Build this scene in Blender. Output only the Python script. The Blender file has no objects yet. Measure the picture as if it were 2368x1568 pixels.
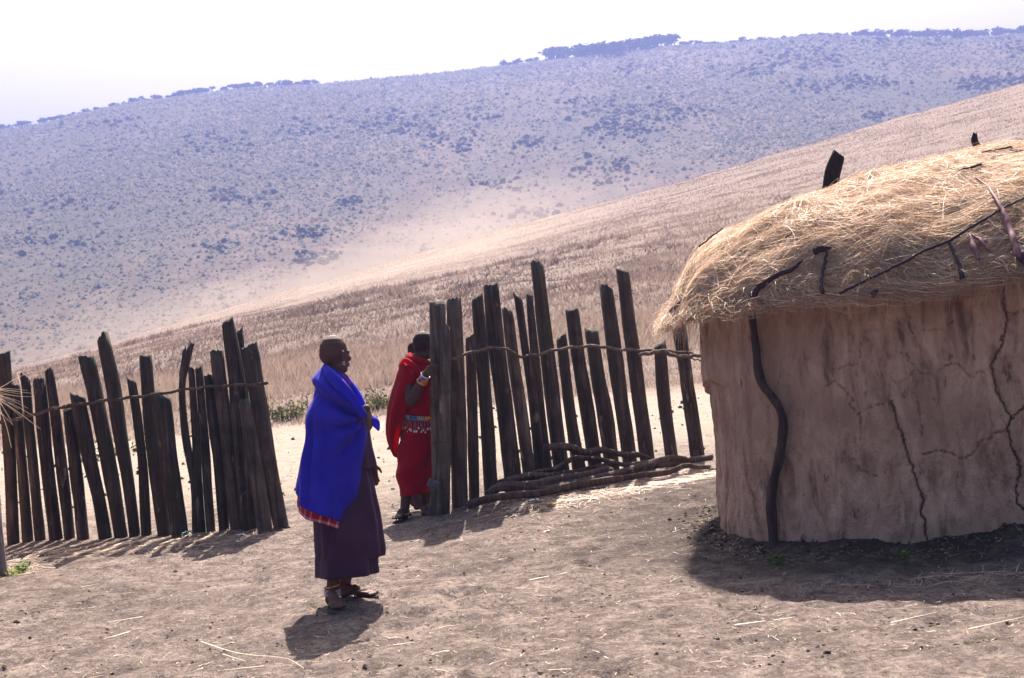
import bpy, math, random
import numpy as np
from mathutils import Vector, Matrix

scene = bpy.context.scene
COL = scene.collection
random.seed(7)
RNG = np.random.default_rng(11)

# ------------------------------------------------------------------ camera, sky, sun, exposure
FPX = 3947.0                      # focal length in units of a 2368 px wide picture
CAMH = 1.65
ROLL = math.radians(5.0)
PITCH = math.radians(0.81)
Fv = np.array([0, math.cos(PITCH), -math.sin(PITCH)])
R0 = np.array([1.0, 0, 0]); U0 = np.array([0, math.sin(PITCH), math.cos(PITCH)])
Rv = math.cos(ROLL) * R0 - math.sin(ROLL) * U0
Uv = math.cos(ROLL) * U0 + math.sin(ROLL) * R0
CAMP = np.array([0, 0, CAMH])

cam_d = bpy.data.cameras.new('camera')
cam_d.sensor_width = 36.0
cam_d.lens = FPX / 2368 * 36.0
cam_d.clip_start = 0.1
cam_d.clip_end = 9000
cam_d.dof.use_dof = True
cam_d.dof.focus_distance = 10.6
cam_d.dof.aperture_fstop = 9.0
cam = bpy.data.objects.new('camera', cam_d)
COL.objects.link(cam)
M = Matrix(((Rv[0], Uv[0], -Fv[0], 0), (Rv[1], Uv[1], -Fv[1], 0), (Rv[2], Uv[2], -Fv[2], CAMH), (0, 0, 0, 1)))
cam.matrix_world = M
scene.camera = cam

SUN_EL = math.radians(46.5)
SUN_AZ = math.radians(4)          # to the right of straight ahead (+Y)
world = bpy.data.worlds.new('World'); scene.world = world
world.use_nodes = True
wn = world.node_tree; wn.nodes.clear()
sky = wn.nodes.new('ShaderNodeTexSky'); sky.sky_type = 'NISHITA'; sky.sun_disc = False
sky.sun_elevation = SUN_EL; sky.sun_rotation = SUN_AZ
sky.air_density = 1.5; sky.dust_density = 6.0; sky.ozone_density = 1.0; sky.altitude = 0
bg = wn.nodes.new('ShaderNodeBackground'); bg.inputs[1].default_value = 0.06
wo = wn.nodes.new('ShaderNodeOutputWorld')
wn.links.new(sky.outputs[0], bg.inputs[0]); wn.links.new(bg.outputs[0], wo.inputs[0])

sun_d = bpy.data.lights.new('sun', 'SUN'); sun_d.energy = 5.0; sun_d.angle = math.radians(0.5)
sun_d.color = (1.0, 0.91, 0.80)
sun = bpy.data.objects.new('sun', sun_d); COL.objects.link(sun)
sd = Vector((math.sin(SUN_AZ) * math.cos(SUN_EL), math.cos(SUN_AZ) * math.cos(SUN_EL), math.sin(SUN_EL)))
sun.rotation_euler = sd.to_track_quat('Z', 'Y').to_euler()
sun.location = (20, 60, 80)

vs = scene.view_settings
vs.view_transform = 'Standard'; vs.look = 'None'; vs.exposure = 1.9; vs.gamma = 1.0
vs.use_curve_mapping = False
scene.cycles.use_denoising = True
scene.cycles.max_bounces = 6
scene.cycles.diffuse_bounces = 3
scene.cycles.volume_bounces = 0
scene.cycles.transparent_max_bounces = 40
scene.cycles.caustics_reflective = False; scene.cycles.caustics_refractive = False

# ------------------------------------------------------------------ helpers
def ray(u, v):
    d = Fv + Rv * ((u - 1184) / FPX) + Uv * (-(v - 784) / FPX)
    return d / d[1]

def W(u, v, y):
    """point seen at (u, v) lying y metres ahead"""
    return CAMP + ray(u, v) * y

def pxm(y):
    return FPX / y

def _h(ix, iy, seed):
    n = (ix.astype(np.int64) * 374761393 + iy.astype(np.int64) * 668265263 + seed * 974711) & 0x7fffffff
    n = ((n ^ (n >> 13)) * 1274126177) & 0x7fffffff
    n = n ^ (n >> 16)
    return (n & 0xffff) / 65535.0

def vnoise(x, y, seed=0):
    x = np.asarray(x, float); y = np.asarray(y, float)
    ix = np.floor(x); iy = np.floor(y)
    fx = x - ix; fy = y - iy
    fx = fx * fx * (3 - 2 * fx); fy = fy * fy * (3 - 2 * fy)
    a = _h(ix, iy, seed); b = _h(ix + 1, iy, seed); c = _h(ix, iy + 1, seed); d = _h(ix + 1, iy + 1, seed)
    return (a * (1 - fx) + b * fx) * (1 - fy) + (c * (1 - fx) + d * fx) * fy

def fbm(x, y, o=4, seed=0):
    s = 0; a = 0.5; t = 0
    for i in range(o):
        s = s + a * (vnoise(x, y, seed + i * 17) - 0.5) * 2; t += a
        x = x * 2.03 + 3.7; y = y * 2.03 + 1.3; a *= 0.5
    return s / t

def sstep(a, b, x):
    t = np.clip((np.asarray(x, float) - a) / (b - a), 0, 1)
    return t * t * (3 - 2 * t)

def link(o, parent=None):
    COL.objects.link(o)
    if parent is not None: o.parent = parent
    return o

def mesh_np(name, V, Fs, smooth=True, attrs=None, uv=None):
    me = bpy.data.meshes.new(name)
    V = np.ascontiguousarray(V, dtype=np.float32)
    me.vertices.add(len(V)); me.vertices.foreach_set('co', V.ravel())
    Fs = [np.asarray(f, dtype=np.int32) for f in Fs if len(f)]
    idx = np.concatenate([f.ravel() for f in Fs])
    tot = np.concatenate([np.full(len(f), f.shape[1], dtype=np.int32) for f in Fs])
    start = np.concatenate([[0], np.cumsum(tot)[:-1]]).astype(np.int32)
    me.loops.add(len(idx)); me.loops.foreach_set('vertex_index', idx)
    me.polygons.add(len(tot)); me.polygons.foreach_set('loop_start', start)
    me.update(calc_edges=True)
    me.polygons.foreach_set('use_smooth', np.full(len(tot), smooth, dtype=bool))
    if attrs:
        for k, a in attrs.items():
            at = me.attributes.new(k, 'FLOAT', 'POINT')
            at.data.foreach_set('value', np.ascontiguousarray(a, dtype=np.float32))
    if uv is not None:
        ul = me.uv_layers.new(name='uv')
        ul.data.foreach_set('uv', np.ascontiguousarray(np.asarray(uv)[idx], dtype=np.float32).ravel())
    me.validate()
    return me

def obj(name, V, Fs, mat, parent=None, smooth=True, attrs=None, uv=None, loc=None, kind=None):
    V = np.asarray(V, float)
    if loc is not None: V = V - np.asarray(loc)
    me = mesh_np(name, V, Fs, smooth, attrs, uv)
    for m in (mat if isinstance(mat, (list, tuple)) else [mat]): me.materials.append(m)
    o = bpy.data.objects.new(name, me)
    if loc is not None: o.location = Vector(loc)
    if parent is not None and loc is not None: o.location = Vector(loc) - parent.location
    if parent is not None and loc is None: o.location = -parent.location
    link(o, parent)
    if kind: o['kind'] = kind
    return o

def thing(name, label, cat, loc=(0, 0, 0), group=None):
    o = bpy.data.objects.new(name, None); o.location = Vector(loc); o.empty_display_size = 0.2
    link(o); return tag(o, label, cat, group)

def tag(o, label, cat, group=None):
    o['label'] = label; o['category'] = cat
    if group: o['group'] = group
    return o

def grid_faces(nr, nc, wrap=False):
    r = np.arange(nr - 1)[:, None]; c = np.arange(nc if wrap else nc - 1)[None, :]
    c2 = (c + 1) % nc
    a = r * nc + c; b = r * nc + c2; d = (r + 1) * nc + c; e = (r + 1) * nc + c2
    return np.stack([a, b, e, d], -1).reshape(-1, 4)

class Acc:
    """collects pieces of one mesh"""
    def __init__(s): s.V = []; s.F = {}; s.n = 0; s.A = []
    def add(s, V, Fs, a=0.5):
        V = np.asarray(V, float)
        s.V.append(V); s.A.append(np.full(len(V), a) if np.isscalar(a) else np.asarray(a))
        for f in Fs:
            f = np.asarray(f)
            if len(f): s.F.setdefault(f.shape[1], []).append(f + s.n)
        s.n += len(V)
    def out(s):
        return np.concatenate(s.V), [np.concatenate(f) for f in s.F.values()]
    def attr(s): return np.concatenate(s.A)

def resample(P, n):
    P = np.asarray(P, float)
    d = np.concatenate([[0], np.cumsum(np.linalg.norm(np.diff(P[:, :3], axis=0), axis=1))])
    t = np.linspace(0, d[-1], n)
    # catmull-rom like smoothing through cubic hermite
    out = []
    m = np.gradient(P, d, axis=0) if len(P) > 2 else np.repeat((P[1:] - P[:1]) / max(d[-1], 1e-9), 2, 0)
    for tt in t:
        i = min(max(np.searchsorted(d, tt) - 1, 0), len(P) - 2)
        h = d[i + 1] - d[i]; s = (tt - d[i]) / h if h > 0 else 0
        out.append((2*s**3 - 3*s**2 + 1) * P[i] + (s**3 - 2*s**2 + s) * h * m[i] + (-2*s**3 + 3*s**2) * P[i+1] + (s**3 - s**2) * h * m[i+1])
    return np.array(out)

def frames(P):
    T = np.gradient(P, axis=0); T /= np.linalg.norm(T, axis=1)[:, None] + 1e-12
    ref = np.array([0, 1.0, 0.02]) if abs(T[0, 1]) < 0.8 else np.array([1.0, 0, 0])
    A = np.cross(ref[None], T); A /= np.linalg.norm(A, axis=1)[:, None]
    B = np.cross(T, A)
    return T, A, B

def tube(P, r, sides=12, rough=0.0, seed=0, lobes=0.0, jag=0.0, groove=0.0, close=True):
    """tapering tube along P, with an irregular section, cut ends"""
    P = np.asarray(P, float); n = len(P)
    r = np.broadcast_to(np.asarray(r, float), (n,)) if np.ndim(r) < 1 or len(np.atleast_1d(r)) == n else np.interp(np.linspace(0, 1, n), np.linspace(0, 1, len(r)), r)
    T, A, B = frames(P)
    th = np.arange(sides) * 2 * math.pi / sides
    L = np.concatenate([[0], np.cumsum(np.linalg.norm(np.diff(P, axis=0), axis=1))])
    R = np.ones((n, sides))
    if lobes:
        rs = np.random.default_rng(seed + 5)
        p1, p2, p3 = rs.random(3) * 6.28
        R += lobes * np.cos(2 * th[None] + p1 + L[:, None] * 0.15) + lobes * 0.6 * np.cos(3 * th[None] + p2)
    if rough:
        R += rough * fbm(np.cos(th)[None] * 1.6 + np.sin(th)[None] * 1.1 + 7.1 * seed + 0 * L[:, None], L[:, None] * 3.0 + np.sin(th)[None] * 1.5, 3, seed)
    if groove:
        rs = np.random.default_rng(seed + 9)
        for k in range(2):
            t0 = -math.pi / 2 + rs.uniform(-0.9, 0.9)
            d = np.angle(np.exp(1j * (th[None] - t0 - 0.12 * np.sin(L[:, None] * 2 + k))))
            R -= groove * np.exp(-(d / 0.16) ** 2) * sstep(0, 0.5, np.sin(L[:, None] * rs.uniform(1, 2.2) + rs.random() * 6) + 0.4)
    V = P[:, None] + r[:, None, None] * R[:, :, None] * (np.cos(th)[None, :, None] * A[:, None] + np.sin(th)[None, :, None] * B[:, None])
    if jag:
        rs = np.random.default_rng(seed + 3)
        tilt = rs.uniform(-1, 1, 2)
        dj = jag * (tilt[0] * np.cos(th) + tilt[1] * np.sin(th)) + jag * 0.5 * rs.uniform(-1, 1, sides)
        V[-1] += dj[:, None] * T[-1][None]
    V = V.reshape(-1, 3); F = grid_faces(n, sides, True)
    if close:
        c0 = len(V); V = np.concatenate([V, [P[0]], [P[-1]]])
        i = np.arange(sides); j = (i + 1) % sides
        T3 = np.concatenate([np.stack([j, i, np.full(sides, c0)], 1), np.stack([(n-1)*sides + i, (n-1)*sides + j, np.full(sides, c0 + 1)], 1)])
        return V, [F, T3]
    return V, [F]

def ribbons(P, w, seed=0, taper=True, flat=None):
    """P (N,K,3) strands -> thin ribbons"""
    N, K, _ = P.shape
    T = np.gradient(P, axis=1)
    rs = np.random.default_rng(seed)
    ref = rs.normal(size=(N, 1, 3)) if flat is None else np.broadcast_to(flat, (N, 1, 3))
    S = np.cross(T, ref); S /= np.linalg.norm(S, axis=2)[:, :, None] + 1e-9
    wk = np.linspace(1, 0.35, K) if taper else np.ones(K)
    off = S * (np.asarray(w).reshape(-1, 1, 1) * 0.5) * wk[None, :, None]
    V = np.stack([P - off, P + off], 2).reshape(-1, 3)
    base = (np.arange(N) * K * 2)[:, None]; k = np.arange(K - 1)[None] * 2
    a = base + k
    F = np.stack([a, a + 1, a + 3, a + 2], -1).reshape(-1, 4)
    return V, [F]

# ------------------------------------------------------------------ material helpers
def newmat(name):
    m = bpy.data.materials.new(name); m.use_nodes = True
    nt = m.node_tree; nt.nodes.clear()
    out = nt.nodes.new('ShaderNodeOutputMaterial')
    return m, nt, out

class NT:
    def __init__(s, nt): s.nt = nt
    def n(s, t, **kw):
        nd = s.nt.nodes.new(t)
        for k, v in kw.items(): setattr(nd, k, v)
        return nd
    def l(s, a, b): s.nt.links.new(a, b)
    def noise(s, vec, scale, detail=4, rough=0.55, dist=0.0):
        n = s.n('ShaderNodeTexNoise'); n.inputs['Scale'].default_value = scale; n.inputs['Detail'].default_value = detail
        n.inputs['Roughness'].default_value = rough; n.inputs['Distortion'].default_value = dist
        if vec is not None: s.l(vec, n.inputs['Vector'])
        return n.outputs['Fac']
    def mapping(s, vec, scale=(1, 1, 1), loc=None):
        n = s.n('ShaderNodeMapping'); n.inputs['Scale'].default_value = scale
        s.l(vec, n.inputs['Vector'])
        if loc is not None: s.l(loc, n.inputs['Location'])
        return n.outputs[0]
    def ramp(s, fac, stops):
        n = s.n('ShaderNodeValToRGB'); cr = n.color_ramp
        while len(cr.elements) < len(stops): cr.elements.new(0.5)
        for e, (p, c) in zip(cr.elements, stops): e.position = p; e.color = (*c, 1) if len(c) == 3 else c
        s.l(fac, n.inputs[0]); return n.outputs[0]
    def mix(s, fac, a, b, mode='MIX'):
        n = s.n('ShaderNodeMix', data_type='RGBA', blend_type=mode)
        for i, x in ((0, fac), (6, a), (7, b)):
            if hasattr(x, 'default_value') or hasattr(x, 'is_output'): s.l(x, n.inputs[i])
            elif i == 0: n.inputs[0].default_value = x
            else: n.inputs[i].default_value = (*x, 1)
        return n.outputs[2]
    def math(s, op, a, b=None, clamp=False):
        n = s.n('ShaderNodeMath', operation=op); n.use_clamp = clamp
        for i, x in enumerate((a, b)):
            if x is None: continue
            if hasattr(x, 'is_output'): s.l(x, n.inputs[i])
            else: n.inputs[i].default_value = x
        return n.outputs[0]
    def bump(s, h, strength=0.5, dist=0.02):
        n = s.n('ShaderNodeBump'); n.inputs['Strength'].default_value = strength; n.inputs['Distance'].default_value = dist
        s.l(h, n.inputs['Height']); return n.outputs[0]
    def princ(s, col, rough=0.9, bump=None, spec=0.2, sheen=0.0):
        p = s.n('ShaderNodeBsdfPrincipled')
        if hasattr(col, 'is_output'): s.l(col, p.inputs['Base Color'])
        else: p.inputs['Base Color'].default_value = (*col, 1)
        p.inputs['Roughness'].default_value = rough
        p.inputs['Specular IOR Level'].default_value = spec
        if sheen: p.inputs['Sheen Weight'].default_value = sheen
        if bump is not None: s.l(bump, p.inputs['Normal'])
        return p
    def attr(s, name): 
        n = s.n('ShaderNodeAttribute', attribute_name=name); return n.outputs['Fac']

def mat_simple(name, col, rough=0.8, spec=0.2, nscale=30, namp=0.25):
    m, nt, out = newmat(name); g = NT(nt)
    tc = g.n('ShaderNodeTexCoord').outputs['Object']
    f = g.noise(tc, nscale, 4)
    c = g.ramp(f, [(0.25, tuple(x * (1 - namp) for x in col)), (0.75, tuple(min(1, x * (1 + namp)) for x in col))])
    p = g.princ(c, rough, None, spec); g.l(p.outputs[0], out.inputs[0]); return m

def mat_attr(name, stops, rough=0.9, transl=0.0, attr='tint', spec=0.1):
    m, nt, out = newmat(name); g = NT(nt)
    c = g.ramp(g.attr(attr), stops)
    p = g.princ(c, rough, None, spec)
    if transl:
        t = g.n('ShaderNodeBsdfTranslucent'); g.l(c, t.inputs[0])
        mx = g.n('ShaderNodeMixShader'); mx.inputs[0].default_value = transl
        g.l(p.outputs[0], mx.inputs[1]); g.l(t.outputs[0], mx.inputs[2]); g.l(mx.outputs[0], out.inputs[0])
    else: g.l(p.outputs[0], out.inputs[0])
    return m

def mat_cloth(name, col, col2, transl=0.25, weave=420, bumpd=0.002, grid=False, sheen=0.1):
    m, nt, out = newmat(name); g = NT(nt)
    tc = g.n('ShaderNodeTexCoord'); ob = tc.outputs['Object']; uv = tc.outputs['UV']
    f = g.noise(ob, 5, 4); c = g.ramp(f, [(0.3, col), (0.75, col2)])
    w = g.noise(ob, weave, 2); h = w
    if grid:
        sx = g.n('ShaderNodeSeparateXYZ'); g.l(uv, sx.inputs[0])
        a = g.math('SINE', g.math('MULTIPLY', sx.outputs[0], 420)); b = g.math('SINE', g.math('MULTIPLY', sx.outputs[1], 420))
        h = g.math('ADD', a, b)
        c = g.mix(g.math('MULTIPLY', g.math('GREATER_THAN', h, 0.9), 0.45), c, tuple(x * 0.45 for x in col))
    b = g.bump(h, 0.35, bumpd)
    p = g.princ(c, 0.9, b, 0.15, sheen)
    t = g.n('ShaderNodeBsdfTranslucent'); g.l(c, t.inputs[0])
    mx = g.n('ShaderNodeMixShader'); mx.inputs[0].default_value = transl
    g.l(p.outputs[0], mx.inputs[1]); g.l(t.outputs[0], mx.inputs[2]); g.l(mx.outputs[0], out.inputs[0])
    return m

def mat_plaid(name):
    m, nt, out = newmat(name); g = NT(nt)
    uv = g.n('ShaderNodeTexCoord').outputs['UV']
    sx = g.n('ShaderNodeSeparateXYZ'); g.l(uv, sx.inputs[0])
    def stripe(o, per, wd, off=0.0):
        f = g.math('FRACT', g.math('ADD', g.math('MULTIPLY', o, 1 / per), off))
        return g.math('LESS_THAN', f, wd)
    a = stripe(sx.outputs[0], 0.062, 0.2); b = stripe(sx.outputs[1], 0.055, 0.22, 0.35)
    both = g.math('MULTIPLY', a, b); one = g.math('MAXIMUM', a, b)
    c = g.mix(g.math('MULTIPLY', one, 0.42), (0.42, 0.012, 0.04), (0.62, 0.42, 0.5))
    c = g.mix(both, c, (0.6, 0.62, 0.75))
    p = g.princ(c, 0.9, None, 0.15, 0.2)
    t = g.n('ShaderNodeBsdfTranslucent'); g.l(c, t.inputs[0])
    mx = g.n('ShaderNodeMixShader'); mx.inputs[0].default_value = 0.25
    g.l(p.outputs[0], mx.inputs[1]); g.l(t.outputs[0], mx.inputs[2]); g.l(mx.outputs[0], out.inputs[0])
    return m

def mat_wood(name, dark, mid, light, moss=0.0, scale=1.0):
    m, nt, out = newmat(name); g = NT(nt)
    tc = g.n('ShaderNodeTexCoord').outputs['Object']
    rnd = g.n('ShaderNodeObjectInfo').outputs['Random']
    off = g.n('ShaderNodeCombineXYZ'); 
    for i in range(3): g.l(g.math('MULTIPLY', rnd, 37.0 + 11 * i), off.inputs[i])
    v = g.mapping(tc, (1, 1, 1), off.outputs[0])
    vg = g.mapping(v, (26 * scale, 26 * scale, 1.6 * scale))
    grain = g.noise(vg, 1.0, 6, 0.65, 0.4)
    blot = g.noise(v, 4.5 * scale, 5, 0.6)
    c = g.ramp(grain, [(0.3, dark), (0.52, mid), (0.78, light)])
    c = g.mix(g.math('MULTIPLY', g.ramp(blot, [(0.42, (0, 0, 0)), (0.66, (1, 1, 1))]), 0.6), c, tuple(0.55 * x for x in dark))
    # pale scuffs where bark has been rubbed off
    sc = g.noise(g.mapping(v, (14, 14, 4)), 1.0, 3, 0.5)
    c = g.mix(g.math('MULTIPLY', g.ramp(sc, [(0.66, (0, 0, 0)), (0.72, (1, 1, 1))]), 0.6), c, tuple(1.5 * x for x in light))
    if moss:
        mo = g.noise(v, 2.6, 3, 0.5)
        fac = g.math('MULTIPLY', g.ramp(mo, [(0.46, (0, 0, 0)), (0.62, (1, 1, 1))]), g.math('MULTIPLY', rnd, moss))
        c = g.mix(fac, c, (0.028, 0.04, 0.014))
    c = g.mix(g.math('MULTIPLY', rnd, 0.35), c, tuple(1.25 * x for x in mid))
    cr = g.noise(g.mapping(v, (55, 55, 1.1)), 1.0, 3, 0.6)
    h = g.math('ADD', grain, g.math('MULTIPLY', g.math('GREATER_THAN', cr, 0.62), -0.6))
    p = g.princ(c, 0.92, g.bump(h, 0.8, 0.012), 0.15)
    g.l(p.outputs[0], out.inputs[0]); return m

# ------------------------------------------------------------------ the ground
HUT_C = np.array([3.80, 12.03]); HUT_R = math.radians(-10)
def hut_local(x, y):
    dx = x - HUT_C[0]; dy = y - HUT_C[1]; c, s = math.cos(-HUT_R), math.sin(-HUT_R)
    return dx * c - dy * s, dx * s + dy * c
def hut_world(lx, ly):
    c, s = math.cos(HUT_R), math.sin(HUT_R)
    return HUT_C[0] + lx * c - ly * s, HUT_C[1] + lx * s + ly * c
def sup_r(lx, ly, a, b, n):
    return (np.abs(lx / a) ** n + np.abs(ly / b) ** n) ** (1.0 / n)

def crest(x): return np.maximum(9.6 + 0.19 * x, 1.6 + 0.02 * x)
def spur(x, y):
    y0 = np.clip(34 + 0.3 * x, 27, 52)
    s = np.clip((y - y0) / (160 - y0), 0, 1)
    z = crest(x * 160 / np.maximum(y, 60)) * s ** 1.02
    z = np.where(y > 160, crest(x) * (1 - ((y - 160) / 90) ** 2 * 0.9), z)
    z = np.maximum(z, -6)
    far = sstep(36, 60, y)
    z = z + far * (0.5 * fbm(x * 0.05, y * 0.09, 3, 5) + 0.22 * fbm(x * 0.35, y * 0.5, 3, 8)) * (1 - 0.5 * sstep(100, 160, y))
    bank = sstep(53, 57, y + 5 * fbm(x * 0.06, y * 0.02, 2, 3) + 0.35 * x)
    z = z + 0.45 * bank * (1 - sstep(75, 110, y))
    return z
def H(x, y, fine=True):
    x = np.asarray(x, float); y = np.asarray(y, float)
    z = spur(x, y)
    near = 1 - sstep(24, 34, y)
    z = z + near * (0.045 * fbm(x * 0.45, y * 0.45, 3, 1))
    z = z + 0.11 * sstep(-1.2, 0.2, x) * sstep(12.2, 14.2, y) * (1 - sstep(20, 27, y))
    lx, ly = hut_local(x, y); r = sup_r(lx, ly, 2.42, 1.82, 3.4)
    z = z + 0.07 * np.exp(-np.maximum(r - 1, 0) / 0.09) * (1 + 0.8 * fbm(x * 4, y * 4, 2, 4)) + 0.07 * np.exp(-np.maximum(r - 1, 0) / 0.25) * sstep(2.3, 3.2, x)
    if fine:
        z = z + near * (0.020 * fbm(x * 2.4, y * 3.2, 4, 2) + 0.012 * fbm(x * 7, y * 9, 3, 6))
    return z

def far_z(x, y):
    t = np.clip((y - 230) / 670, 0, 1.0)
    f = np.sin(t * math.pi / 2 * 0.94) ** 1.25 / math.sin(math.pi / 2 * 0.94) ** 1.25
    xa = x / np.maximum(y, 1) * 900
    top = 123.0 - 13 * sstep(-120, -300, xa) + 1.5 * np.sin(xa * 0.02) - 3 * sstep(170, 290, xa)
    z = -5 + (top + 5) * f
    z = np.where(y > 900, top - (y - 900) ** 2 * 0.0004, z)
    z = z + sstep(250, 400, y) * (1 - 0.75 * sstep(780, 900, y)) * (5 * fbm(x * 0.008, y * 0.006, 3, 21) + 1.2 * fbm(x * 0.04, y * 0.03, 3, 22))
    return np.maximum(z, -7)

def m_ground():
    m, nt, out = newmat('trampled_earth'); g = NT(nt)
    tc = g.n('ShaderNodeTexCoord').outputs['Object']
    st = g.mapping(tc, (1.0, 0.75, 1))
    big = g.noise(tc, 0.55, 4, 0.55)
    med = g.noise(st, 5.0, 8, 0.72, 0.5)
    fine = g.noise(st, 22, 6, 0.75, 0.3)
    speck = g.noise(g.mapping(tc, (1.0, 0.4, 1)), 46, 3, 0.6)
    c = g.ramp(med, [(0.34, (0.082, 0.060, 0.056)), (0.48, (0.195, 0.147, 0.132)), (0.62, (0.34, 0.265, 0.228))])
    c = g.mix(g.ramp(fine, [(0.36, (0.85, 0.85, 0.85)), (0.52, (0, 0, 0))]), c, (0.075, 0.056, 0.05))
    c = g.mix(g.math('MULTIPLY', g.ramp(speck, [(0.60, (0, 0, 0)), (0.68, (1, 1, 1))]), 0.6), c, (0.46, 0.37, 0.29))
    c = g.mix(g.math('MULTIPLY', g.ramp(speck, [(0.33, (1, 1, 1)), (0.40, (0, 0, 0))]), 0.75), c, (0.04, 0.031, 0.03))
    c = g.mix(g.math('MULTIPLY', g.ramp(big, [(0.35, (0, 0, 0)), (0.7, (1, 1, 1))]), 0.4), c, (0.16, 0.12, 0.105))
    sy = g.n('ShaderNodeSeparateXYZ'); g.l(tc, sy.inputs[0])
    wob = g.math('ADD', sy.outputs[1], g.math('MULTIPLY', big, 5.0))
    mr = g.n('ShaderNodeMapRange', interpolation_type='SMOOTHSTEP'); mr.inputs[1].default_value = 16.5; mr.inputs[2].default_value = 23.0
    g.l(wob, mr.inputs[0])
    pale = g.ramp(med, [(0.3, (0.25, 0.2, 0.165)), (0.6, (0.40, 0.33, 0.27))])  # backlit brightness beyond the fence, put into a paler soil colour
    c = g.mix(mr.outputs[0], c, pale)
    mr2 = g.n('ShaderNodeMapRange', interpolation_type='SMOOTHSTEP'); mr2.inputs[1].default_value = 30.5; mr2.inputs[2].default_value = 37.0
    g.l(wob, mr2.inputs[0])
    gn = g.noise(g.mapping(tc, (0.5, 0.8, 0.5)), 1.0, 6, 0.7)
    grass = g.ramp(gn, [(0.3, (0.165, 0.118, 0.100)), (0.5, (0.205, 0.15, 0.126)), (0.72, (0.245, 0.185, 0.152))])
    c = g.mix(mr2.outputs[0], c, grass)
    ds = g.math('MULTIPLY', g.attr('dung_shade'), g.ramp(med, [(0.3, (1, 1, 1)), (0.7, (0.55, 0.55, 0.55))]))
    c = g.mix(ds, c, (0.045, 0.034, 0.032))  # dung colour that also carries painted shade in front of the hut
    h = g.math('ADD', g.math('MULTIPLY', med, 0.8), g.math('ADD', g.math('MULTIPLY', fine, 0.6), g.math('MULTIPLY', speck, 0.25)))
    p = g.princ(c, 0.95, g.bump(h, 1.0, 0.075), 0.1)
    g.l(p.outputs[0], out.inputs[0]); return m
M_GROUND = m_ground()

ys = np.concatenate([np.linspace(-25, 6.5, 24)[:-1], np.arange(6.5, 18.5, 0.045), np.geomspace(18.5, 300, 190)])
ss = np.linspace(-1, 1, 420); ss = np.sign(ss) * np.abs(ss) ** 1.25
YY = np.repeat(ys[:, None], len(ss), 1)
XX = ss[None] * np.maximum(13.0, 0.75 * ys)[:, None]
ZZ = H(XX, YY)
rp_ = np.random.default_rng(5)
for _ in range(420):
    py_ = 7.6 + 10 * rp_.random() ** 1.3; px_ = rp_.uniform(-0.36, 0.36) * py_; w_ = rp_.uniform(0.05, 0.11); l_ = w_ * rp_.uniform(1.0, 2.0); a_ = rp_.uniform(-0.9, 0.9)
    m_ = (np.abs(XX - px_) < 0.5) & (np.abs(YY - py_) < 0.5); dx_ = XX[m_] - px_; dy_ = YY[m_] - py_
    e_ = ((dx_ * math.cos(a_) + dy_ * math.sin(a_)) / w_) ** 2 + ((-dx_ * math.sin(a_) + dy_ * math.cos(a_)) / l_) ** 2
    ZZ[m_] += -0.018 * np.exp(-e_) + 0.008 * np.exp(-(np.sqrt(e_) - 1.6) ** 2 / 0.25)
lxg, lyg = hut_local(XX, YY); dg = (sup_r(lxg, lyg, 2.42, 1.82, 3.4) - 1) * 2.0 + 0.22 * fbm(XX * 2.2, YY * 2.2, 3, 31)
DUNG_SHADE = 0.85 * (1 - sstep(0.2, 1.15, dg + 0.12 * fbm(XX * 6, YY * 6, 2, 36))) + 0.35 * sstep(0.25, 0.5, fbm(XX * 0.7, YY * 0.9, 3, 33)) * (YY < 17)  # dark dung soil by the wall, spread outward to paint the hut's shadow blacker
g_ob = obj('ground', np.stack([XX, YY, ZZ], -1).reshape(-1, 3), [grid_faces(len(ys), len(ss))], M_GROUND, kind='structure', attrs={'dung_shade': np.clip(DUNG_SHADE, 0, 1).ravel()})

def m_farhill():
    m, nt, out = newmat('dry_hill_grass'); g = NT(nt)
    tc = g.n('ShaderNodeTexCoord').outputs['Object']
    big = g.noise(g.mapping(tc, (0.012, 0.006, 0.0)), 1.0, 5, 0.6)
    med = g.noise(g.mapping(tc, (0.16, 0.06, 0.0)), 1.0, 5, 0.65)
    fine = g.noise(g.mapping(tc, (0.9, 0.3, 0.0)), 1.0, 4, 0.7)
    c = g.ramp(med, [(0.3, (0.105, 0.075, 0.056)), (0.5, (0.15, 0.106, 0.074)), (0.72, (0.205, 0.145, 0.095))])
    c = g.mix(g.math('MULTIPLY', g.ramp(fine, [(0.35, (1, 1, 1)), (0.6, (0, 0, 0))]), 0.55), c, (0.07, 0.065, 0.05))
    c = g.mix(g.math('MULTIPLY', g.ramp(big, [(0.42, (0, 0, 0)), (0.62, (1, 1, 1))]), 0.75), c, (0.062, 0.062, 0.042))
    p = g.princ(c, 0.95, g.bump(med, 0.6, 1.2), 0.05); g.l(p.outputs[0], out.inputs[0]); return m
ysf = np.concatenate([np.geomspace(215, 960, 230), np.geomspace(970, 1500, 18)])
sf = np.linspace(-0.85, 0.85, 330)
YF = np.repeat(ysf[:, None], len(sf), 1); XF = sf[None] * ysf[:, None]
obj('hills', np.stack([XF, YF, far_z(XF, YF)], -1).reshape(-1, 3), [grid_faces(len(ysf), len(sf))], m_farhill(), kind='structure')
pl = np.array([[-1600, -1500, -8], [1600, -1500, -8], [1600, 1600, -8], [-1600, 1600, -8]], float)
obj('plain', pl, [np.array([[0, 1, 2, 3]])], mat_simple('plain_earth', (0.22, 0.17, 0.13), nscale=0.02), kind='structure')

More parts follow.
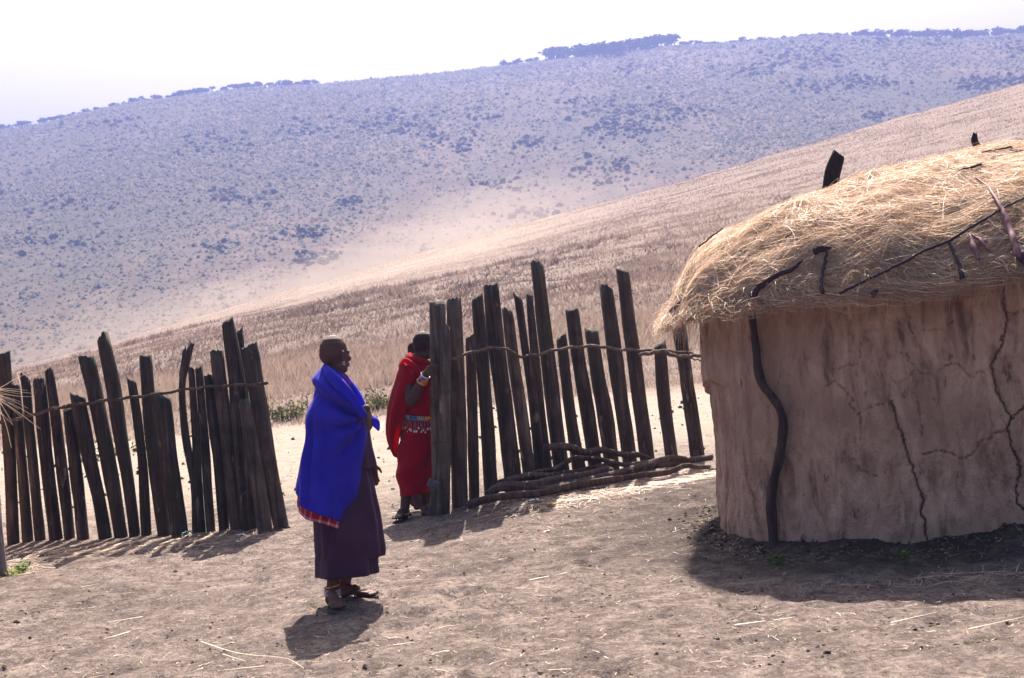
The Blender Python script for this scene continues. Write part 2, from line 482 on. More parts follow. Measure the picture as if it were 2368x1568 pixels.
# ------------------------------------------------------------------ haze and blown dust
def m_vol(name, col, dens):
    m, nt, out = newmat(name)
    p = nt.nodes.new('ShaderNodeVolumePrincipled'); p.inputs['Color'].default_value = (*col, 1); p.inputs['Density'].default_value = dens
    p.inputs['Anisotropy'].default_value = 0.5
    nt.links.new(p.outputs[0], out.inputs['Volume']); return m
def boxmesh(lo, hi):
    lo = np.array(lo); hi = np.array(hi)
    V = np.array([[x, y, z] for x in (0, 1) for y in (0, 1) for z in (0, 1)]) * (hi - lo) + lo
    return V, [np.array([[0, 1, 3, 2], [4, 6, 7, 5], [0, 4, 5, 1], [2, 3, 7, 6], [0, 2, 6, 4], [1, 5, 7, 3]])]
V, F = boxmesh((-1700, -1600, -9.2), (1700, 1700, 152))
HAZE = obj('haze', V, F, m_vol('haze_air', (0.128, 0.160, 0.365), 0.00115), smooth=False, kind='stuff')

th_ = np.linspace(0.001, math.pi - 0.001, 14); ph_ = np.arange(28) * math.pi / 14
Vd = np.stack([np.sin(th_)[:, None] * np.cos(ph_)[None], np.sin(th_)[:, None] * np.sin(ph_)[None], np.cos(th_)[:, None] + 0 * ph_[None]], -1).reshape(-1, 3)
M_DUST = m_vol('blown_dust', (0.62, 0.52, 0.46), 0.0085)
for (u, v, y_, sx_, sy_, sz_, m_) in ((1010, 610, 106, 8.5, 9, 4.2, M_DUST), (900, 660, 100, 8, 9, 3.2, M_DUST), (1120, 560, 116, 9, 9, 3.6, M_DUST), (1010, 680, 84, 5, 6, 2.2, M_DUST), (760, 690, 112, 10, 9, 3.2, M_DUST), (560, 735, 112, 12, 10, 2.8, M_DUST), (330, 775, 120, 14, 10, 3.0, M_DUST), (1230, 500, 124, 9, 9, 3.0, M_DUST)):
    V_ = Vd * (1 + 0.22 * fbm(Vd[:, :1] * 1.6 + u, Vd[:, 1:2] * 1.6 + Vd[:, 2:] * 1.3, 2, int(v))) * np.array([sx_, sy_, sz_])
    V_[:, 2] += 0.12 * V_[:, 0]
    d_ = obj('dust', V_, [grid_faces(14, 28, True)[:, ::-1]], m_, kind='stuff'); d_.location = Vector(W(u, v, y_))

# ------------------------------------------------------------------ far scrub, thickets and ridge trees
def blobs(x, y, z, r, h, seed, rings=2, sides=6, ragged=0.35):
    """low ragged mounds: one mesh"""
    n = len(x); rs = np.random.default_rng(seed)
    th = np.arange(sides) * 2 * math.pi / sides
    parts = []
    for k, (rr, hh) in enumerate([(1.0, -0.12), (0.86, 0.5), (0.45, 0.9)][:rings + 1]):
        a = th[None] + rs.random((n, 1)) * 6
        q = rr * r[:, None] * (1 + ragged * rs.uniform(-1, 1, (n, sides)))
        parts.append(np.stack([x[:, None] + q * np.cos(a), y[:, None] + q * np.sin(a), z[:, None] + h[:, None] * (hh + 0.22 * rs.uniform(-1, 1, (n, sides)))], -1))
    top = np.stack([x + 0.2 * r * rs.uniform(-1, 1, n), y + 0.2 * r * rs.uniform(-1, 1, n), z + h], -1)[:, None]
    V = np.concatenate(parts + [top], 1); nv = V.shape[1]
    f4 = []; 
    for k in range(rings):
        for i in range(sides):
            j = (i + 1) % sides; f4.append([k * sides + i, k * sides + j, (k + 1) * sides + j, (k + 1) * sides + i])
    f3 = [[rings * sides + i, rings * sides + (i + 1) % sides, nv - 1] for i in range(sides)]
    base = (np.arange(n) * nv)[:, None, None]
    return V.reshape(-1, 3), [(base + np.array(f4)[None]).reshape(-1, 4), (base + np.array(f3)[None]).reshape(-1, 3)], nv

M_SCRUB = mat_attr('scrub_leaves', [(0.0, (0.045, 0.048, 0.03)), (0.4, (0.085, 0.078, 0.05)), (0.75, (0.16, 0.125, 0.085)), (1.0, (0.24, 0.18, 0.12))], 0.95)
def at_far(u, v):
    """where the line of sight through (u, v) meets the far hill"""
    d = ray(u, v); t = np.linspace(235, 1000, 2600)
    P = CAMP[None] + d[None] * t[:, None]
    k = np.argmax(P[:, 2] < far_z(P[:, 0], P[:, 1]))
    return P[k] if k > 0 else None

# small tussocks spread over the whole hillside, thicker in bands
N = 190000
yy = 240 + (905 - 240) * RNG.random(N) ** 0.85; xx = RNG.uniform(-0.36, 0.36, N) * yy
den = 0.5 + 1.6 * fbm(xx * 0.014, yy * 0.008, 3, 41) + 0.5 * fbm(xx * 0.07, yy * 0.04, 2, 42)
keep = RNG.random(N) < np.clip(den, 0.25, 1) * (0.4 + 0.6 * sstep(330, 520, yy + 90 * fbm(xx * 0.01, yy * 0.01, 2, 44)))
xx, yy = xx[keep], yy[keep]; n = len(xx)
rr = (0.36 + 0.48 * RNG.random(n) ** 3 + 0.6 * (RNG.random(n) < 0.03)) * (0.32 + yy / 800); hh = rr * RNG.uniform(0.8, 1.3, n)
V, F, nv = blobs(xx, yy, far_z(xx, yy), rr, hh, 3, rings=0, sides=5)
obj('scrub', V, F, M_SCRUB, kind='stuff', smooth=True, attrs={'tint': np.repeat(np.clip(RNG.normal(0.38, 0.2, n), 0, 0.66), nv)})

def leaf_cloud(cx, cy, cz, rx, ry, rz, n, size, seed, bias=0.0):
    rs = np.random.default_rng(seed)
    d = rs.normal(size=(n, 3)); d /= np.linalg.norm(d, axis=1)[:, None]
    q = rs.random(n)[:, None] ** 0.45
    P = d * q * np.array([rx, ry, rz]) + np.array([cx, cy, cz])
    return P

def leafquads(P, size, seed, squash=1.0):
    rs = np.random.default_rng(seed); n = len(P)
    a = rs.normal(size=(n, 3)); a /= np.linalg.norm(a, axis=1)[:, None]
    b = np.cross(a, rs.normal(size=(n, 3))); b /= np.linalg.norm(b, axis=1)[:, None]
    s = np.broadcast_to(np.asarray(size), (n,)) * rs.uniform(0.6, 1.3, n)
    a = a * s[:, None]; b = b * s[:, None] * 0.55
    a[:, 2] *= squash; b[:, 2] *= squash
    V = np.stack([P - a, P + b * 0.9, P + a, P - b], 1).reshape(-1, 3)
    return V, [(np.arange(n)[:, None] * 4 + np.arange(4)[None])]

# thickets: clumps of dark bushes at the places they grow on the slope
thick = [(520, 335, 60, 20, 46), (705, 297, 45, 14, 26), (860, 285, 50, 22, 34), (960, 300, 40, 24, 22), (540, 455, 45, 16, 22), (715, 540, 36, 10, 20), (720, 597, 36, 10, 20),
         (500, 575, 24, 9, 10), (815, 468, 30, 8, 12), (1230, 330, 26, 10, 12), (1330, 240, 22, 7, 8), (1455, 268, 75, 26, 60), (1440, 300, 50, 14, 30), (1560, 245, 60, 16, 24),
         (1850, 130, 70, 24, 60), (1720, 165, 45, 10, 20), (1985, 187, 55, 10, 34), (1870, 200, 40, 8, 14), (1465, 158, 24, 9, 12), (2020, 268, 22, 7, 12), (2270, 195, 45, 11, 34),
         (2340, 190, 35, 12, 26), (2050, 95, 90, 10, 46), (2170, 92, 60, 10, 36), (2310, 82, 40, 8, 24), (2350, 112, 30, 12, 14), (1100, 270, 30, 12, 10), (1050, 330, 50, 16, 18),
         (250, 290, 60, 8, 16), (120, 470, 70, 20, 16), (60, 560, 60, 20, 14), (200, 560, 60, 14, 12), (1250, 495, 40, 8, 14), (1160, 430, 40, 10, 12), (1000, 590, 30, 8, 8), (1400, 400, 60, 18, 20)]
P = []
for (u, v, du, dv, n) in thick:
    for i in range(int(n * 2.2)):
        p = at_far(u + RNG.normal() * du * 0.85, v + RNG.normal() * dv * 0.85)
        if p is not None: P.append(p)
P = np.array(P); n = len(P); r = (0.5 + 0.9 * RNG.random(n) ** 2) * (0.6 + P[:, 1] / 1500)
V, F, nv = blobs(P[:, 0], P[:, 1], P[:, 2], r, r * RNG.uniform(0.7, 1.2, n), 6, 2, 7, 0.45)
obj('undergrowth', V, F, M_SCRUB, kind='stuff', attrs={'tint': np.repeat(np.clip(RNG.normal(0.40, 0.18, n), 0, 0.7), nv)})

def crest_u(u):
    """height in the picture of the bare crest"""
    return np.interp(u, [0, 250, 500, 740, 1200, 1560, 2000, 2368], [292, 240, 212, 187, 147, 115, 78, 60])
def crest_y(a):
    y = np.linspace(760, 1000, 241); return float(y[np.argmax((far_z(a * y, y) - CAMH) / y)])
groves = [('low grove of trees along the left end of the ridge', -60, 490, 2.5, 110, 0), ('thin line of trees on the ridge above the open slope', 505, 745, 2.3, 60, 0),
          ('tiny clump of trees on the bare middle of the ridge', 1160, 1242, 2.2, 22, 0), ('tallest grove on the ridge, spilling down the slope', 1265, 1560, 4.2, 120, 18),
          ('thin line of trees right of the tallest grove', 1575, 1960, 2.3, 90, 0), ('trees along the right end of the ridge', 1980, 2440, 3.2, 120, 8)]
M_TREE = mat_attr('ridge_tree_leaves', [(0.0, (0.03, 0.04, 0.025)), (0.6, (0.055, 0.062, 0.035)), (1.0, (0.09, 0.09, 0.05))], 0.95)
for gi, (lab, u0, u1, hh, n, dv) in enumerate(groves):
    P = []; S = []; A = Acc()
    for i in range(n):
        u = RNG.uniform(u0, u1)
        x = W(u, crest_u(u), 900)[0]; yb = crest_y(x / 900) + RNG.uniform(-9, 9)
        if dv: 
            e = math.sin(math.pi * (u - u0) / (u1 - u0)); yb -= RNG.random() ** 1.3 * dv * 4 * e
        x = x * yb / 900; z = float(far_z(x, yb)); h = hh * RNG.uniform(0.6, 1.25); r = h * RNG.uniform(0.6, 0.95)
        V, F = tube(np.array([[x, yb, z - 0.4], [x + 0.1 * h, yb, z + 0.5 * h], [x - 0.05 * h, yb, z + 0.9 * h]]), [0.09 * h, 0.03 * h], 5)
        A.add(V, F, 0.1)
        for q in range(3):
            P.append(leaf_cloud(x + RNG.uniform(-0.5, 0.5) * r, yb + RNG.uniform(-0.5, 0.5) * r, z + h * RNG.uniform(0.6, 0.95), r * 0.75, r * 0.75, h * 0.26, 26, 0, 900 + gi * 500 + i * 3 + q)); S.append(np.full(26, r * 0.32))
    P = np.concatenate(P); V, F = leafquads(P, np.concatenate(S), 77 + gi, 0.6)
    A.add(V, F, np.repeat(RNG.random(len(P)), 4))
    V, F = A.out()
    o = obj('ridge_woods', V, F, M_TREE, smooth=False, kind='stuff', attrs={'tint': A.attr()}); o['label'] = lab

# ------------------------------------------------------------------ dry grass on the near slope
M_GRASS = mat_attr('dry_grass_blades', [(0.0, (0.085, 0.061, 0.054)), (0.3, (0.19, 0.136, 0.115)), (0.6, (0.31, 0.23, 0.19)), (1.0, (0.42, 0.33, 0.26))], 0.9, 0.3)
def tufts(x, y, h, spread, nb, w, tint, seed, lean=0.25):
    n = len(x); rs = np.random.default_rng(seed)
    X = np.repeat(x, nb) + rs.normal(0, 1, n * nb) * np.repeat(spread, nb); Y = np.repeat(y, nb) + rs.normal(0, 1, n * nb) * np.repeat(spread, nb)
    Z = H(X, Y, False) - 0.03
    hh = np.repeat(h, nb) * rs.uniform(0.5, 1.15, n * nb); ww = np.repeat(w, nb)
    a = rs.random(n * nb) * math.pi; dx = np.cos(a) * ww; dy = np.sin(a) * ww * 0.4
    lx = rs.normal(0.1, lean, n * nb) * hh; ly = rs.normal(0, lean, n * nb) * hh
    V = np.stack([np.stack([X - dx, Y - dy, Z], -1), np.stack([X + dx, Y + dy, Z], -1), np.stack([X + lx, Y + ly, Z + hh], -1)], 1).reshape(-1, 3)
    F = [np.arange(n * nb * 3).reshape(-1, 3)]
    t = np.repeat(tint, nb) + rs.normal(0, 0.08, n * nb)
    return V, F, np.repeat(np.clip(t, 0, 1), 3)

N = 44000
yy = np.exp(RNG.uniform(math.log(31), math.log(170), N)); az = RNG.uniform(-0.37, 0.37, N); xx = az * yy
y0 = np.clip(34 + 0.3 * xx, 27, 52)
patch = fbm(xx * 0.09, yy * 0.06, 3, 61)
rel = yy - y0
p = np.where(rel < -2, 0, np.where(rel < 5, 0.14 + 0.3 * sstep(0, 0.4, patch), np.where(rel < 22, 0.8, 0.95)))
bankz = sstep(-4, 3, rel - 19 + 5 * patch) * (1 - sstep(26, 46, rel + 6 * patch)) * (1 - sstep(0.02, 0.12, xx / yy))
keep = (RNG.random(N) < p)
xx, yy, rel, patch, bankz = xx[keep], yy[keep], rel[keep], patch[keep], bankz[keep]; n = len(xx)
h = np.where(rel < 5, 0.12, np.where(rel < 20, 0.36, 0.30)) * RNG.uniform(0.4, 1.3, n) * (1 - 0.3 * bankz) * (1 + 0.5 * patch) * (1 - 0.55 * sstep(55, 85, yy))
tint = np.clip(0.60 + 0.2 * patch - 0.24 * bankz * (0.4 + RNG.random(n)) + np.where((rel > 4) & (rel < 20), 0.08, 0), 0, 1)
V, F, t = tufts(xx, yy, h, 0.12 + yy * 0.004, 11, 0.005 + 0.00028 * yy, tint, 8, 0.5)
obj('dry_grass', V, F, M_GRASS, smooth=False, kind='stuff', attrs={'tint': t})

# tussocks on the dark bank
N = 1900
yy = RNG.uniform(50, 96, N); xx = RNG.uniform(-0.34, 0.34, N) * yy
cl = fbm(xx * 0.25, yy * 0.12, 3, 63)
k = (RNG.random(N) < np.clip(0.75 - 3.2 * np.maximum(xx / yy + 0.02, 0), 0.06, 1)) & (cl > -0.12); xx, yy, cl = xx[k], yy[k], cl[k]; n = len(xx)
V, F, t = tufts(xx, yy, RNG.uniform(0.16, 0.42, n), RNG.uniform(0.15, 0.4, n), 16, 0.012 + 0.0005 * yy, np.clip(RNG.normal(0.36, 0.10, n) - 0.3 * np.maximum(cl, 0), 0, 1), 18, 0.6)
obj('tussock_undergrowth', V, F, M_GRASS, smooth=False, kind='stuff', attrs={'tint': t})

# ------------------------------------------------------------------ weeds behind the gate
M_WEED = mat_attr('weed_leaves', [(0.0, (0.035, 0.04, 0.02)), (0.45, (0.10, 0.10, 0.04)), (0.75, (0.22, 0.22, 0.06)), (1.0, (0.30, 0.24, 0.13))], 0.85, 0.3)
def on_ground(u, v):
    d = ray(u, v); t = np.linspace(6, 90, 4000); Pp = CAMP[None] + d[None] * t[:, None]
    k = np.argmax(Pp[:, 2] < H(Pp[:, 0], Pp[:, 1], False)); return Pp[k]
def weed(u, v, wpx, hpx, n, lab, seed, dry=0.0):
    p = on_ground(u, v); s = p[1] / FPX
    rs = np.random.default_rng(seed)
    root = thing('weed_bush', lab, 'weed', (p[0], p[1], p[2]), 'weeds at the edge of the bare ground')
    A = Acc()
    for i in range(n):
        x = p[0] + rs.normal() * wpx * s * 0.45; y = p[1] + abs(rs.normal()) * 0.9; z = float(H(x, y, False)); h = hpx * s * rs.uniform(0.5, 1.2)
        tip = np.array([x + rs.normal(0, 0.15) * h, y, z + h])
        V, F = tube(np.array([[x, y, z - 0.03], (np.array([x, y, z]) + tip) / 2 + rs.normal(0, 0.02, 3), tip]), [0.008, 0.004], 4); A.add(V, F, 0.15 + 0.7 * dry * rs.random())
        q = rs.random(16)[:, None]; Pp = np.array([x, y, z])[None] * (1 - q) + tip[None] * q + rs.normal(0, 0.05, (16, 3))
        V, F = leafquads(Pp, 0.036, seed + i); A.add(V, F, np.repeat(np.clip(rs.normal(0.30 + 0.3 * dry, 0.28, 16), 0, 1), 4))
    V, F = A.out(); obj('foliage', V, F, M_WEED, root, smooth=False, attrs={'tint': A.attr()}, kind='stuff')
weed(652, 978, 56, 34, 34, 'dark green weed clump beside the left gatepost, near the blue shawl', 301)
weed(868, 954, 44, 36, 30, 'brown and green weed clump between the two standing people', 302, 0.3)
weed(205, 1070, 40, 40, 16, 'small yellow green weeds glimpsed between the left fence posts', 303, 0.2)
weed(330, 1045, 30, 36, 12, 'small weed glimpsed behind the middle of the left fence', 304, 0.3)

# ------------------------------------------------------------------ litter on the bare ground
M_CLOD = mat_attr('clods', [(0.0, (0.02, 0.017, 0.016)), (0.4, (0.06, 0.047, 0.04)), (0.75, (0.19, 0.145, 0.12)), (1.0, (0.38, 0.30, 0.25))], 0.95)
N = 6500
yy = 7.6 + 12.5 * RNG.random(N) ** 1.5; xx = RNG.uniform(-0.36, 0.36, N) * yy
r = 0.0032 + 0.009 * RNG.random(N) ** 5; r *= np.where(RNG.random(N) < 0.02, 1.8, 1)
V, F, nv = blobs(xx, yy, H(xx, yy), r * 1.1, r * RNG.uniform(0.45, 0.95, N), 12, 2, 6, 0.5)
obj('dung_crumbs', V, F, M_CLOD, kind='stuff', attrs={'tint': np.repeat(np.clip(RNG.beta(1.3, 1.6, N), 0, 1), nv)})
N = 1100
yy = RNG.uniform(17, 34, N); xx = RNG.uniform(-0.34, 0.34, N) * yy; r = 0.010 + 0.035 * RNG.random(N) ** 5
V, F, nv = blobs(xx, yy, H(xx, yy, False), r, r * 1.1, 13, 2, 6, 0.3)
obj('dung_crumbs', V, F, M_CLOD, kind='stuff', attrs={'tint': np.repeat(np.clip(RNG.beta(1, 3, N), 0, 1), nv)})

M_STRAW = mat_attr('straw', [(0.0, (0.20, 0.115, 0.075)), (0.35, (0.45, 0.295, 0.20)), (0.7, (0.70, 0.52, 0.39)), (1.0, (0.90, 0.77, 0.64))], 0.5, 0.42, spec=0.4)
def ground_straw(x, y, L, w, seed, curl=0.25, lift=0.004, ang=None):
    n = len(x); rs = np.random.default_rng(seed)
    a = rs.random(n) * 2 * math.pi if ang is None else ang
    K = 5; P = np.zeros((n, K, 3)); X = x.copy(); Y = y.copy(); c = rs.normal(0, curl, n)
    for k in range(K):
        P[:, k, 0] = X; P[:, k, 1] = Y; P[:, k, 2] = H(X, Y) + lift + 0.006 * rs.random(n)
        X = X + np.cos(a) * L / (K - 1); Y = Y + np.sin(a) * L / (K - 1); a = a + c + rs.normal(0, curl * 0.5, n)
    return ribbons(P, w, seed, True, np.array([0, 0, 1.0]) + rs.normal(0, 0.25, (n, 1, 3)))
A = Acc()
N = 2600
yy = 7.6 + 10 * RNG.random(N) ** 1.4; xx = RNG.uniform(-0.34, 0.34, N) * yy
V, F = ground_straw(xx, yy, 0.02 + 0.10 * RNG.random(N) ** 2, 0.0025 + 0.003 * RNG.random(N), 21); A.add(V, F, np.repeat(np.clip(RNG.normal(0.55, 0.25, N), 0, 1), 10))
def straw_patch(path, n, sx, sy, L, seed, tint=0.6):
    rs = np.random.default_rng(seed); P = resample(np.array([on_ground(*q) for q in path]), 40)
    i = rs.integers(0, 40, n); x = P[i, 0] + rs.normal(0, sx, n); y = P[i, 1] + rs.normal(0, sy, n)
    V, F = ground_straw(x, y, L * rs.uniform(0.3, 1, n), 0.003 + 0.003 * rs.random(n), seed, 0.35, 0.01); A.add(V, F, np.repeat(np.clip(rs.normal(tint, 0.2, n), 0, 1), 10))
straw_patch([(1180, 1178), (1300, 1160), (1420, 1138), (1560, 1112), (1630, 1095)], 1500, 0.18, 0.22, 0.25, 31, 0.7)
straw_patch([(60, 1290), (200, 1275), (330, 1262), (450, 1252), (560, 1240)], 1300, 0.2, 0.28, 0.28, 32, 0.6)
straw_patch([(30, 1320), (60, 1328)], 120, 0.12, 0.12, 0.2, 33, 0.7)
straw_patch([(2180, 1340), (2330, 1335)], 120, 0.2, 0.1, 0.25, 34, 0.6)
straw_patch([(1640, 1270), (1850, 1300), (2100, 1290), (2360, 1240)], 260, 0.15, 0.1, 0.12, 35, 0.3)
# the few long pale stalks that catch the eye
for q, path in enumerate([[(465, 1488), (560, 1517), (665, 1528), (703, 1551)], [(515, 1517), (570, 1535)], [(610, 1545), (505, 1556)], [(1225, 1345), (1345, 1322)], [(1180, 1180), (1300, 1160)], [(2180, 1332), (2330, 1325)], [(2240, 1460), (2368, 1432)],
                          [(300, 1465), (240, 1482)], [(330, 1430), (250, 1443)], [(2060, 1445), (2170, 1420)], [(1700, 1450), (1840, 1432)], [(880, 1500), (960, 1490)]]):
    pts = resample(np.array([on_ground(*z) for z in path]) + np.array([0, 0, 0.012]), 9)
    V, F = ribbons(pts[None], np.array([0.0055]), 50 + q, True, np.array([0.1, -0.3, 1.0])); A.add(V, F, 0.95)
V, F = A.out()
obj('straw_litter', V, F, M_STRAW, kind='stuff', smooth=False, attrs={'tint': A.attr()})

# ------------------------------------------------------------------ timber fences
M_POST = mat_wood('weathered_post', (0.022, 0.016, 0.0145), (0.072, 0.054, 0.047), (0.20, 0.16, 0.14), moss=0.6)
M_GATE = mat_wood('grey_gatepost', (0.034, 0.026, 0.023), (0.115, 0.09, 0.077), (0.27, 0.22, 0.19), moss=0.1)
M_RAIL = mat_wood('peeled_rail', (0.06, 0.043, 0.035), (0.14, 0.10, 0.08), (0.26, 0.20, 0.16), scale=2.0)
M_WIRE = mat_simple('rusty_wire', (0.05, 0.035, 0.03), 0.7)

def cropL(x, y): return (x * 0.42406, 693.8 + y * 0.42406)
def cropR(x, y): return (953.9 + x * 0.4241, 578.1 + y * 0.4241)
def dL(u): return np.interp(u, [-40, 20, 620], [15.6, 15.45, 14.7])
def dR(u): return np.interp(u, [985, 1611, 1700], [14.12, 16.5, 16.9])

def post(fence, pts, crop, dfun, name='post', mat=M_POST, seed=0, doff=0.0, groove=0.12, extra=0.16, jag=0.034, lobes=0.06, sides=22):
    """pts: (x, y, width) in crop pixels from top to foot"""
    P = []; r = []
    ub, vb = crop(pts[-1][0], pts[-1][1]); d = float(dfun(ub)) + doff
    for (x, y, w) in pts:
        u, v = crop(x, y); P.append(W(u, v, d)); r.append(w * 0.4241 * 0.46 * d / FPX)
    P = np.array(P)
    ax = P[-1] - P[-2]; ax /= np.linalg.norm(ax)
    rs = np.random.default_rng(seed)
    # posts lean a little towards or away from the yard
    ly = rs.normal(0, 0.02); P[:, 1] += (P[:, 2] - P[-1, 2]) * ly
    foot = P[-1] + ax * extra
    P = np.concatenate([[foot], P[::-1]]); r = np.array([r[-1]] + r[::-1])
    Q = resample(np.concatenate([P, r[:, None]], 1), 18)
    V, F = tube(Q[:, :3], Q[:, 3], sides, rough=0.16, seed=seed, lobes=lobes, jag=jag, groove=groove)
    base = P[1].copy(); base[2] = float(H(base[0], base[1]))
    return obj(name, V, F, mat, fence, loc=base)

LEFT = thing('fence', 'row of dark leaning timber posts left of the gap, under the blue-shawled person\'s side', 'fence', (W(300, 1225, 15.0)[0], 15.0, 0))
LEFT['label'] = 'left run of dark leaning timber posts, behind the person in blue'
lp = [
 [(25, 288, 74), (48, 780, 72), (70, 1270, 72)],
 [(86, 465, 50), (112, 800, 62), (150, 1275, 68)],
 [(144, 422, 54), (178, 850, 58), (218, 1285, 62)],
 [(210, 440, 70), (250, 850, 76), (303, 1283, 76)],
 [(262, 385, 52), (300, 640, 60), (340, 950, 66), (380, 1280, 64)],
 [(376, 592, 74), (415, 930, 78), (452, 1272, 74)],
 [(428, 518, 80), (462, 700, 84), (488, 850, 84), (535, 1050, 72), (568, 1258, 74)],
 [(467, 312, 94), (525, 560, 96), (585, 850, 90), (655, 1253, 82)],
 [(570, 202, 80), (612, 420, 92), (655, 700, 88), (700, 980, 78), (730, 1235, 68)],
 [(718, 437, 48), (745, 620, 52), (775, 860, 54), (796, 1240, 60)],
 [(788, 305, 78), (805, 520, 82), (835, 830, 84), (892, 1240, 86)],
 [(888, 522, 90), (915, 800, 98), (975, 1235, 96)],
 [(1042, 236, 34), (1012, 340, 46), (992, 440, 42), (998, 620, 42), (1020, 800, 48), (1062, 1010, 50), (1068, 1230, 48)],
 [(1042, 372, 44), (1064, 700, 50), (1098, 1230, 52)],
 [(1084, 368, 48), (1112, 700, 54), (1148, 1230, 56)],
 [(1140, 416, 56), (1165, 640, 64), (1195, 900, 66), (1220, 1230, 62)],
 [(1184, 274, 78), (1225, 620, 78), (1262, 950, 78), (1290, 1235, 74)],
 [(1238, 112, 66), (1285, 400, 92), (1325, 800, 108), (1368, 1238, 104)],
 [(1302, 165, 40), (1340, 600, 44), (1385, 1200, 46)],
 [(1365, 250, 96), (1412, 560, 96), (1470, 900, 94), (1534, 1235, 92)],
 [(1335, 560, 70), (1375, 800, 82), (1412, 1030, 90), (1446, 1258, 90)],
]
for i, pts in enumerate(lp):
    doff = {18: 0.25, 17: -0.03, 20: -0.2, 11: -0.12, 5: -0.06, 14: 0.02}.get(i, 0.0)
    post(LEFT, pts, cropL, dL, seed=20 + i, doff=doff, mat=M_GATE if i in (20, 16, 19) else M_POST, groove=0.16 if i in (3, 13, 16, 19) else 0.08)
post(LEFT, [(1004, 268, 24), (1002, 330, 34), (994, 405, 40)], cropL, lambda u: dL(440), name='fork', seed=90, doff=0.02, extra=0.02)
def stick(parent, pts, crop, depth, w, mat, name, seed, rough=0.2, n=26, sides=9, loc=None):
    P = []
    for (x, y) in pts:
        u, v = crop(x, y); P.append(W(u, v, depth(u) if callable(depth) else depth))
    P = np.array(P); d = P[:, 1].mean()
    rr = np.interp(np.linspace(0, 1, n), np.linspace(0, 1, len(np.atleast_1d(w))), np.atleast_1d(w)) * 0.4241 * 0.5 * d / FPX
    Q = resample(P, n); Q[:, 2] += 0.006 * np.sin(np.arange(n) * 1.7 + seed)
    V, F = tube(Q, rr, sides, rough=rough, seed=seed, lobes=0.05, jag=0.01)
    return obj(name, V, F, mat, parent, loc=Q[n // 2])
stick(LEFT, [(-30, 678), (0, 668), (150, 636), (300, 592), (450, 568), (600, 546), (750, 528), (850, 515), (1000, 490), (1100, 478), (1250, 466), (1350, 462), (1455, 457)], cropL, lambda u: dL(u) - 0.17, [19, 18, 16, 15, 16], M_RAIL, 'rail', 5, n=40)
stick(LEFT, [(290, 598), (380, 572), (470, 560)], cropL, lambda u: dL(u) - 0.19, [10, 14, 8], M_RAIL, 'rail', 6)
for (x0, y0, x1, y1, dd) in [(1300, 683, 1382, 672, -0.13), (1392, 690, 1478, 676, -0.12), (1392, 1010, 1530, 995, -0.14), (1345, 478, 1415, 482, -0.14)]:
    stick(LEFT, [(x0, y0), ((x0 + x1) / 2, (y0 + y1) / 2 + 9), (x1, y1)], cropL, lambda u, dd=dd: dL(u) + dd, 4, M_WIRE, 'wire', 7, n=8, sides=5)

RIGHT = thing('fence', 'right run of dark timber posts between the person in red and the hut', 'fence', (W(1300, 1120, 15.2)[0], 15.2, 0))
rp = [
 [(136, 284, 95), (145, 600, 98), (150, 950, 104), (148, 1240, 104), (135, 1460, 108)],
 [(176, 430, 62), (180, 700, 66), (176, 1000, 76), (168, 1430, 78)],
 [(226, 271, 86), (240, 600, 88), (250, 1000, 92), (260, 1408, 90)],
 [(316, 474, 60), (326, 800, 64), (338, 1365, 66)],
 [(352, 256, 70), (372, 500, 74), (402, 900, 76), (430, 1330, 78)],
 [(430, 190, 86), (455, 500, 92), (500, 860, 98), (548, 1262, 104)],
 [(520, 334, 66), (550, 600, 78), (595, 900, 80), (640, 1240, 74)],
 [(574, 256, 46), (608, 500, 48), (655, 800, 56), (698, 1230, 62)],
 [(637, 250, 40), (655, 450, 48), (690, 800, 52), (738, 1225, 60)],
 [(680, 74, 80), (716, 400, 88), (765, 800, 92), (818, 1240, 96)],
 [(812, 474, 66), (835, 700, 66), (870, 960, 72), (915, 1240, 86)],
 [(868, 328, 76), (905, 600, 78), (955, 900, 82), (1000, 1210, 78)],
 [(974, 438, 84), (1010, 700, 86), (1050, 900, 92), (1090, 1200, 86)],
 [(1058, 208, 80), (1088, 450, 84), (1135, 800, 84), (1188, 1180, 84)],
 [(1147, 110, 76), (1190, 450, 80), (1238, 800, 82), (1284, 1160, 84)],
 [(1350, 512, 80), (1372, 800, 84), (1412, 1130, 84)],
 [(1454, 418, 90), (1495, 700, 88), (1554, 1130, 90)],
]
for i, pts in enumerate(rp):
    doff = {0: 0.06, 1: -0.1, 3: 0.02, 8: 0.03}.get(i, 0.0)
    post(RIGHT, pts, cropR, dR, seed=140 + i, doff=doff, mat=M_GATE if i in (0, 1, 2, 6) else M_POST, groove=0.18 if i in (0, 2, 5, 11, 12, 16) else 0.09, extra=0.35 if i > 4 else 0.2)
stick(RIGHT, [(205, 600), (290, 569), (400, 540), (510, 540), (548, 560), (585, 583), (640, 578), (700, 566), (780, 545), (900, 529), (1020, 525), (1100, 540), (1240, 547), (1400, 551), (1530, 562)], cropR, lambda u: dR(u) - 0.2, [16, 17, 18, 16, 13], M_RAIL, 'rail', 15, n=46)
stick(RIGHT, [(1222, 573), (1300, 562), (1370, 552), (1410, 572), (1530, 578), (1590, 572)], cropR, lambda u: dR(u) - 0.24, [18, 24, 22, 20, 20], M_RAIL, 'rail', 16)
stick(RIGHT, [(1390, 545), (1450, 572), (1590, 607)], cropR, lambda u: dR(u) - 0.18, [6, 9, 7], M_RAIL, 'rail', 17)
